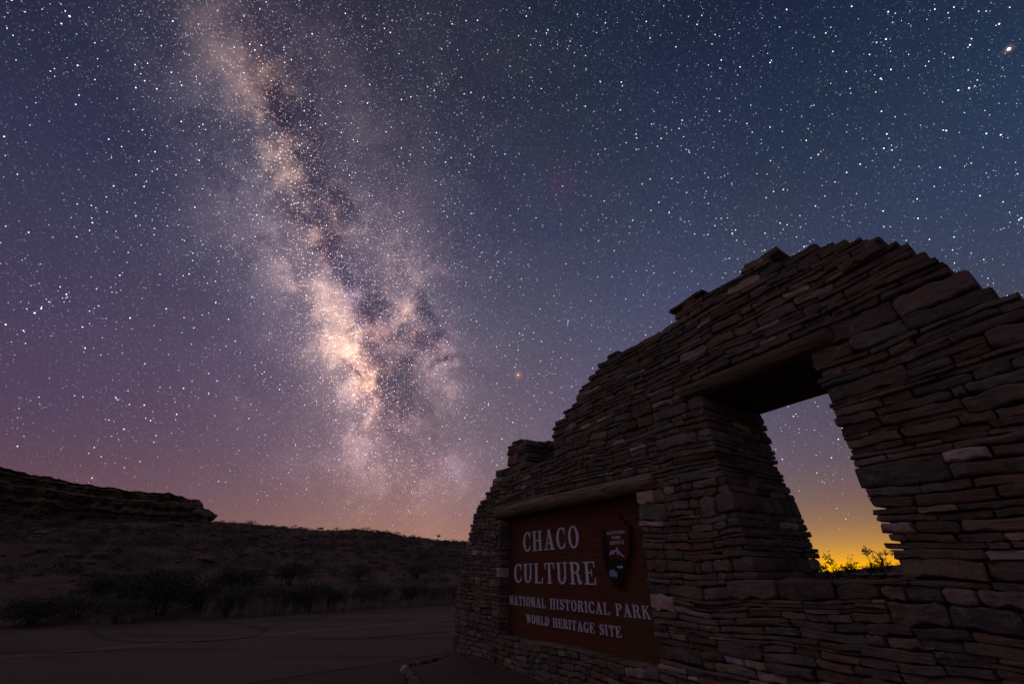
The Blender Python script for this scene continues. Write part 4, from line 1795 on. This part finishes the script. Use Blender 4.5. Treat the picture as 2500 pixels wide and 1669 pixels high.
flat([(212, 700), (232, 660), (228, 610), (248, 600), (262, 640), (258, 690), (275, 720), (268, 780), (290, 820), (280, 880), (300, 930), (330, 960), (370, 940),
      (420, 960), (470, 975), (515, 960), (508, 1010), (480, 1110), (445, 1210), (412, 1290), (388, 1320), (362, 1300), (325, 1245), (285, 1160),
      (250, 1035), (222, 900), (208, 780)], MAT_EMB_FIELD, 'field', .0015)
flat([(398, 805), (420, 850), (462, 895), (502, 938), (480, 935), (446, 905), (424, 880), (418, 920), (404, 895), (392, 862), (370, 868), (366, 905), (352, 890), (330, 905),
      (306, 910), (312, 875), (338, 845), (366, 848), (384, 835)], MAT_SNOW, 'mountain', .003)
flat([(392, 1062), (420, 1050), (462, 1042), (480, 1056), (474, 1074), (450, 1080), (418, 1074)], MAT_SNOW, 'lake', .003)
flat([(302, 1125), (318, 1100), (345, 1092), (372, 1102), (396, 1125), (408, 1150), (404, 1190), (402, 1218), (396, 1192), (386, 1176), (370, 1182), (362, 1214), (354, 1180),
      (338, 1178), (322, 1192), (310, 1175), (304, 1150)], MAT_BISON, 'bison', .003)
flat([(206, 770), (216, 730), (212, 690), (226, 660), (222, 620), (240, 586), (256, 618), (254, 660), (270, 690), (266, 730), (284, 770), (276, 800), (298, 850), (286, 900), (306, 960),
      (280, 985), (250, 1000), (232, 960), (218, 880)], MAT_EMB_TREE, 'tree', .0026)
for txt, a, b, top in [('NATIONAL', (278, 652), (511, 636), (283, 612)), ('PARK', (342, 710), (456, 704), (344, 670)), ('SERVICE', (316, 779), (497, 768), (320, 735))]:
    (ua, za), (ub, zb) = zpx(*a), zpx(*b)
    z = (za + zb) / 2
    cu = bpy.data.curves.new('word', 'FONT')
    cu.body = txt
    cu.extrude = .01
    tmp = bpy.data.objects.new('word_tmp', cu)
    COL.objects.link(tmp)
    bpy.context.view_layer.update()
    me = bpy.data.meshes.new_from_object(tmp)
    bpy.data.objects.remove(tmp)
    xs = [v.co.x for v in me.vertices]; ys = [v.co.y for v in me.vertices]
    x0, x1, y0, y1 = min(xs), max(xs), min(ys), max(ys)
    h = zpx(*top)[1] - z
    for v in me.vertices:
        x_, y_, z_ = v.co
        v.co = (ua + (x_ - x0) / (x1 - x0) * (ub - ua), lay - .004 - z_ * .2, z + (y_ - y0) / (y1 - y0) * h)
    me.materials.clear(); me.materials.append(MAT_LETTER)
    link('word', me, EMB)

# ------------------------------------------------------------------ raised bed and stone edging before the wall
def wxy(u, t):
    return (WX + .524 * u + .852 * t, WY - .852 * u + .524 * t)


c0 = ground_px(1100, 1612)
c1 = ground_px(985, 1640)
c2 = ground_px(1030, 1700)
c3 = (c2[0] + (c2[0] - c1[0]) * 3.2, c2[1] + (c2[1] - c1[1]) * 3.2)
back = wxy(.0, .2)
endw = wxy(7.5, .1)
BED_H = .10
bv, bf = [], []
N1, N2 = 46, 14
for i in range(N1):
    s_ = i / (N1 - 1)
    # outer edge path c0 -> c1 -> c3
    if s_ < .2:
        q = s_ / .2; ox, oy = c0[0] + (c1[0] - c0[0]) * q, c0[1] + (c1[1] - c0[1]) * q
    else:
        q = (s_ - .2) / .8; ox, oy = c1[0] + (c3[0] - c1[0]) * q, c1[1] + (c3[1] - c1[1]) * q
    ix, iy = back[0] + (endw[0] - back[0]) * s_, back[1] + (endw[1] - back[1]) * s_
    for j in range(N2):
        t = j / (N2 - 1)
        x, y = ox + (ix - ox) * t, oy + (iy - oy) * t
        z = BED_H * min(1, .55 + t * 1.2) + .03 * noise.fractal(Vector((x * 1.5, y * 1.5, 0)), 1, 2, 4)
        if t == 0: z = -.03
        bv.append((x, y, z))
for i in range(N1 - 1):
    for j in range(N2 - 1):
        a = i * N2 + j
        bf.append((a, a + 1, a + N2 + 1, a + N2))
tag(link('soil_bed', mesh_from('soil_bed', bv, bf, MAT_GROUND)), kind='structure')

EDG = empty('stone_edging', (c1[0], c1[1], 0))
tag(EDG, 'low line of rough stones edging the soil bed in front of the wall', 'edging')
rg = random.Random(77)


def edge_run(p, q, n):
    for i in range(n):
        t = (i + .5) / n
        x, y = p[0] + (q[0] - p[0]) * t, p[1] + (q[1] - p[1]) * t
        L = math.hypot(q[0] - p[0], q[1] - p[1]) / n
        v, f = rock_mesh(rg, L * (.62 if i else .4), .08, .09)
        an = math.atan2(q[1] - p[1], q[0] - p[0]) + rg.uniform(-.2, .2)
        c_, sn = math.cos(an), math.sin(an)
        v = [(x - c1[0] + a * c_ - b * sn, y - c1[1] + a * sn + b * c_, .035 + d) for a, b, d in v]
        m_ = rg.uniform(.8, 1.3)
        col_ = (.16 * m_, .11 * m_, .09 * m_) if not (i == 0 and q == c3) else (.5, .38, .34)
        link('stone', mesh_from('edging_stone', v, f, MAT_STONE, False, [col_] * len(v)), EDG)


edge_run(c1, c3, 24)
edge_run(c0, c1, 9)

st = [(0, 0, 0), (.004, 0, .06), (.012, .002, .12), (.026, .003, .17)]
v, f = tube(st, [.003, .003, .0022, .001], 5)
gx, gy = ground_px(978, 1690)
o = link('dry_stalk', mesh_from('dry_stalk', v, f, MAT_GRASS), None)
o.location = (gx, gy, 0)
o.scale = (1.6, 1.6, 1.6)
tag(o, 'thin pale dry stalk standing beside the corner of the stone edging', 'grass stalk')

# ------------------------------------------------------------------ what shows through the window opening
def twig_shrub(px_base, dist, h_tot, spread, seed, label, nb=9, leaf=.03, lean=0, leaves=28, mat=None, zoff=0.0):
    rg = random.Random(seed)
    x = (px_base - 1250) / 990
    fwd = CP + .555 * SP
    az = math.atan2(x, fwd)
    X, Y = dist * math.sin(az), dist * math.cos(az)
    o = empty('twiggy_shrub', (X, Y, max(0, terrain_z(X, Y)) + zoff))
    tag(o, label, 'shrub')
    sv_, sf_, lv, lf = [], [], [], []
    side = Vector((math.cos(az), -math.sin(az), 0))
    for b in range(nb):
        a = rg.uniform(-1, 1) * spread + lean
        dpt = rg.uniform(-.2, .2)
        hh = h_tot * rg.uniform(.72, 1.0)
        path = [Vector((0, 0, -.05))]
        for s_ in range(1, 7):
            q = s_ / 6
            p = side * (a * q ** 1.3 + .03 * rg.uniform(-1, 1)) + Vector((0, dpt * q, 0)) + Vector((0, 0, hh * q))
            path.append(p)
        extend(sv_, sf_, *tube(path, [.012 * (1 - i / 8) for i in range(7)], 4, False))
        for s_ in range(3, 7):
            p = path[s_]
            for k_ in range(3):
                d = Vector((rg.gauss(0, 1), rg.gauss(0, 1), rg.uniform(.2, 1.4))).normalized() * rg.uniform(.05, .14)
                extend(sv_, sf_, *tube([p, p + d], [.004, .002], 3, False))
                for _ in range(leaves // 2):
                    q = p + d * rg.uniform(.2, 1.2) + Vector((rg.gauss(0, .012), rg.gauss(0, .012), rg.gauss(0, .012)))
                    u_ = Vector((rg.gauss(0, 1), rg.gauss(0, 1), rg.gauss(0, 1))).normalized() * leaf * rg.uniform(.5, 1.2)
                    v_ = u_.cross(Vector((rg.gauss(0, 1), rg.gauss(0, 1), rg.gauss(0, 1)))).normalized() * leaf * .35
                    i0 = len(lv)
                    lv += [tuple(q - v_), tuple(q + u_ * .5 - v_ * .0 + v_), tuple(q + u_), ]
                    lf.append((i0, i0 + 1, i0 + 2))
    link('branches', mesh_from('branches', sv_, sf_, MAT_TWIG, False), o)
    link('leaves', mesh_from('leaves', lv, lf, mat or MAT_JUNIPER, False), o)


twig_shrub(2026, 9.5, 1.30, .07, 1, 'narrow leaning shrub, leftmost of those seen through the window opening', 9, .035, -.07)
twig_shrub(2056, 9.5, 1.24, .20, 2, 'broad leafy shrub in the middle of the window opening', 18, .035, 0)
twig_shrub(2092, 10, 1.18, .14, 3, 'small sparse shrub right of the broad leafy one in the window', 5, .028, 0, 8)
twig_shrub(2138, 9.5, 1.43, .13, 4, 'tallest shrub, at the right side of the window opening', 13, .035, -.03)
twig_shrub(2160, 9.5, 1.26, .10, 5, 'thin sprig beside the tallest shrub in the window', 3, .03, .06, 8)
twig_shrub(2183, 8, 1.2, .06, 6, 'low sprig against the right jamb of the window', 4, .03, .0, 8)
twig_shrub(1996, 8, 1.15, .10, 7, 'low shrub against the left jamb of the window', 7, .03, .0)
for (px, d, sz, var, lab) in [(2010, 13, 1.05, 1, 'dark low brush behind the left jamb of the window'),
                              (2045, 12, 1.0, 3, 'dark low brush under the broad leafy shrub'),
                              (2075, 14, 1.1, 1, 'dark low brush left of the slab stack'),
                              (2170, 11.5, 1.05, 3, 'dark low brush right of the slab stack')]:
    az = math.atan2((px - 1250) / 990, CP + .555 * SP)
    X, Y = d * math.sin(az), d * math.cos(az)
    o = empty('dark_shrub', (X, Y, max(0, terrain_z(X, Y)) - .05), px)
    o.scale = (sz, sz, sz * .95)
    tag(o, lab, 'shrub')
    link('foliage', SHRUB[var][0], o)
    link('stem', SHRUB[var][1], o)

# low stack of flat stones beyond the wall
az = math.atan2((2132 - 1250) / 990, CP + .555 * SP)
dd = 8.2
STK = empty('slab_stack', (dd * math.sin(az), dd * math.cos(az), 0), -az)
tag(STK, 'low stack of reddish flat stones seen through the window opening', 'stone stack')
rg = random.Random(9)
z = .62
zz0 = 0.0
lay_n = 0
while zz0 < 1.10:
    h = rg.uniform(.035, .06)
    x0 = -.24
    while x0 < .22:
        L = rg.uniform(.12, .3)
        V_, F_ = rock_mesh(rg, L * .62, .16, h * .95)
        col_ = (.22 * rg.uniform(.7, 1.3), .11, .09)
        V_ = [(x0 + L / 2 + a, b, zz0 + h / 2 + d) for a, b, d in V_]
        if zz0 > .80:
            link('stone', mesh_from('slab', V_, F_, MAT_STONE, False, [col_] * len(V_)), STK)
        elif lay_n == 0:
            pass
        x0 += L
    zz0 += h
v, f = rock_mesh(rg, .36, .22, 1.5)
v = [(a, b + .05, .02 + max(d, -.0)) for a, b, d in v]
link('core', mesh_from('stack_core', v, f, MAT_STONE, False, [(.10, .06, .05)] * len(v)), STK)
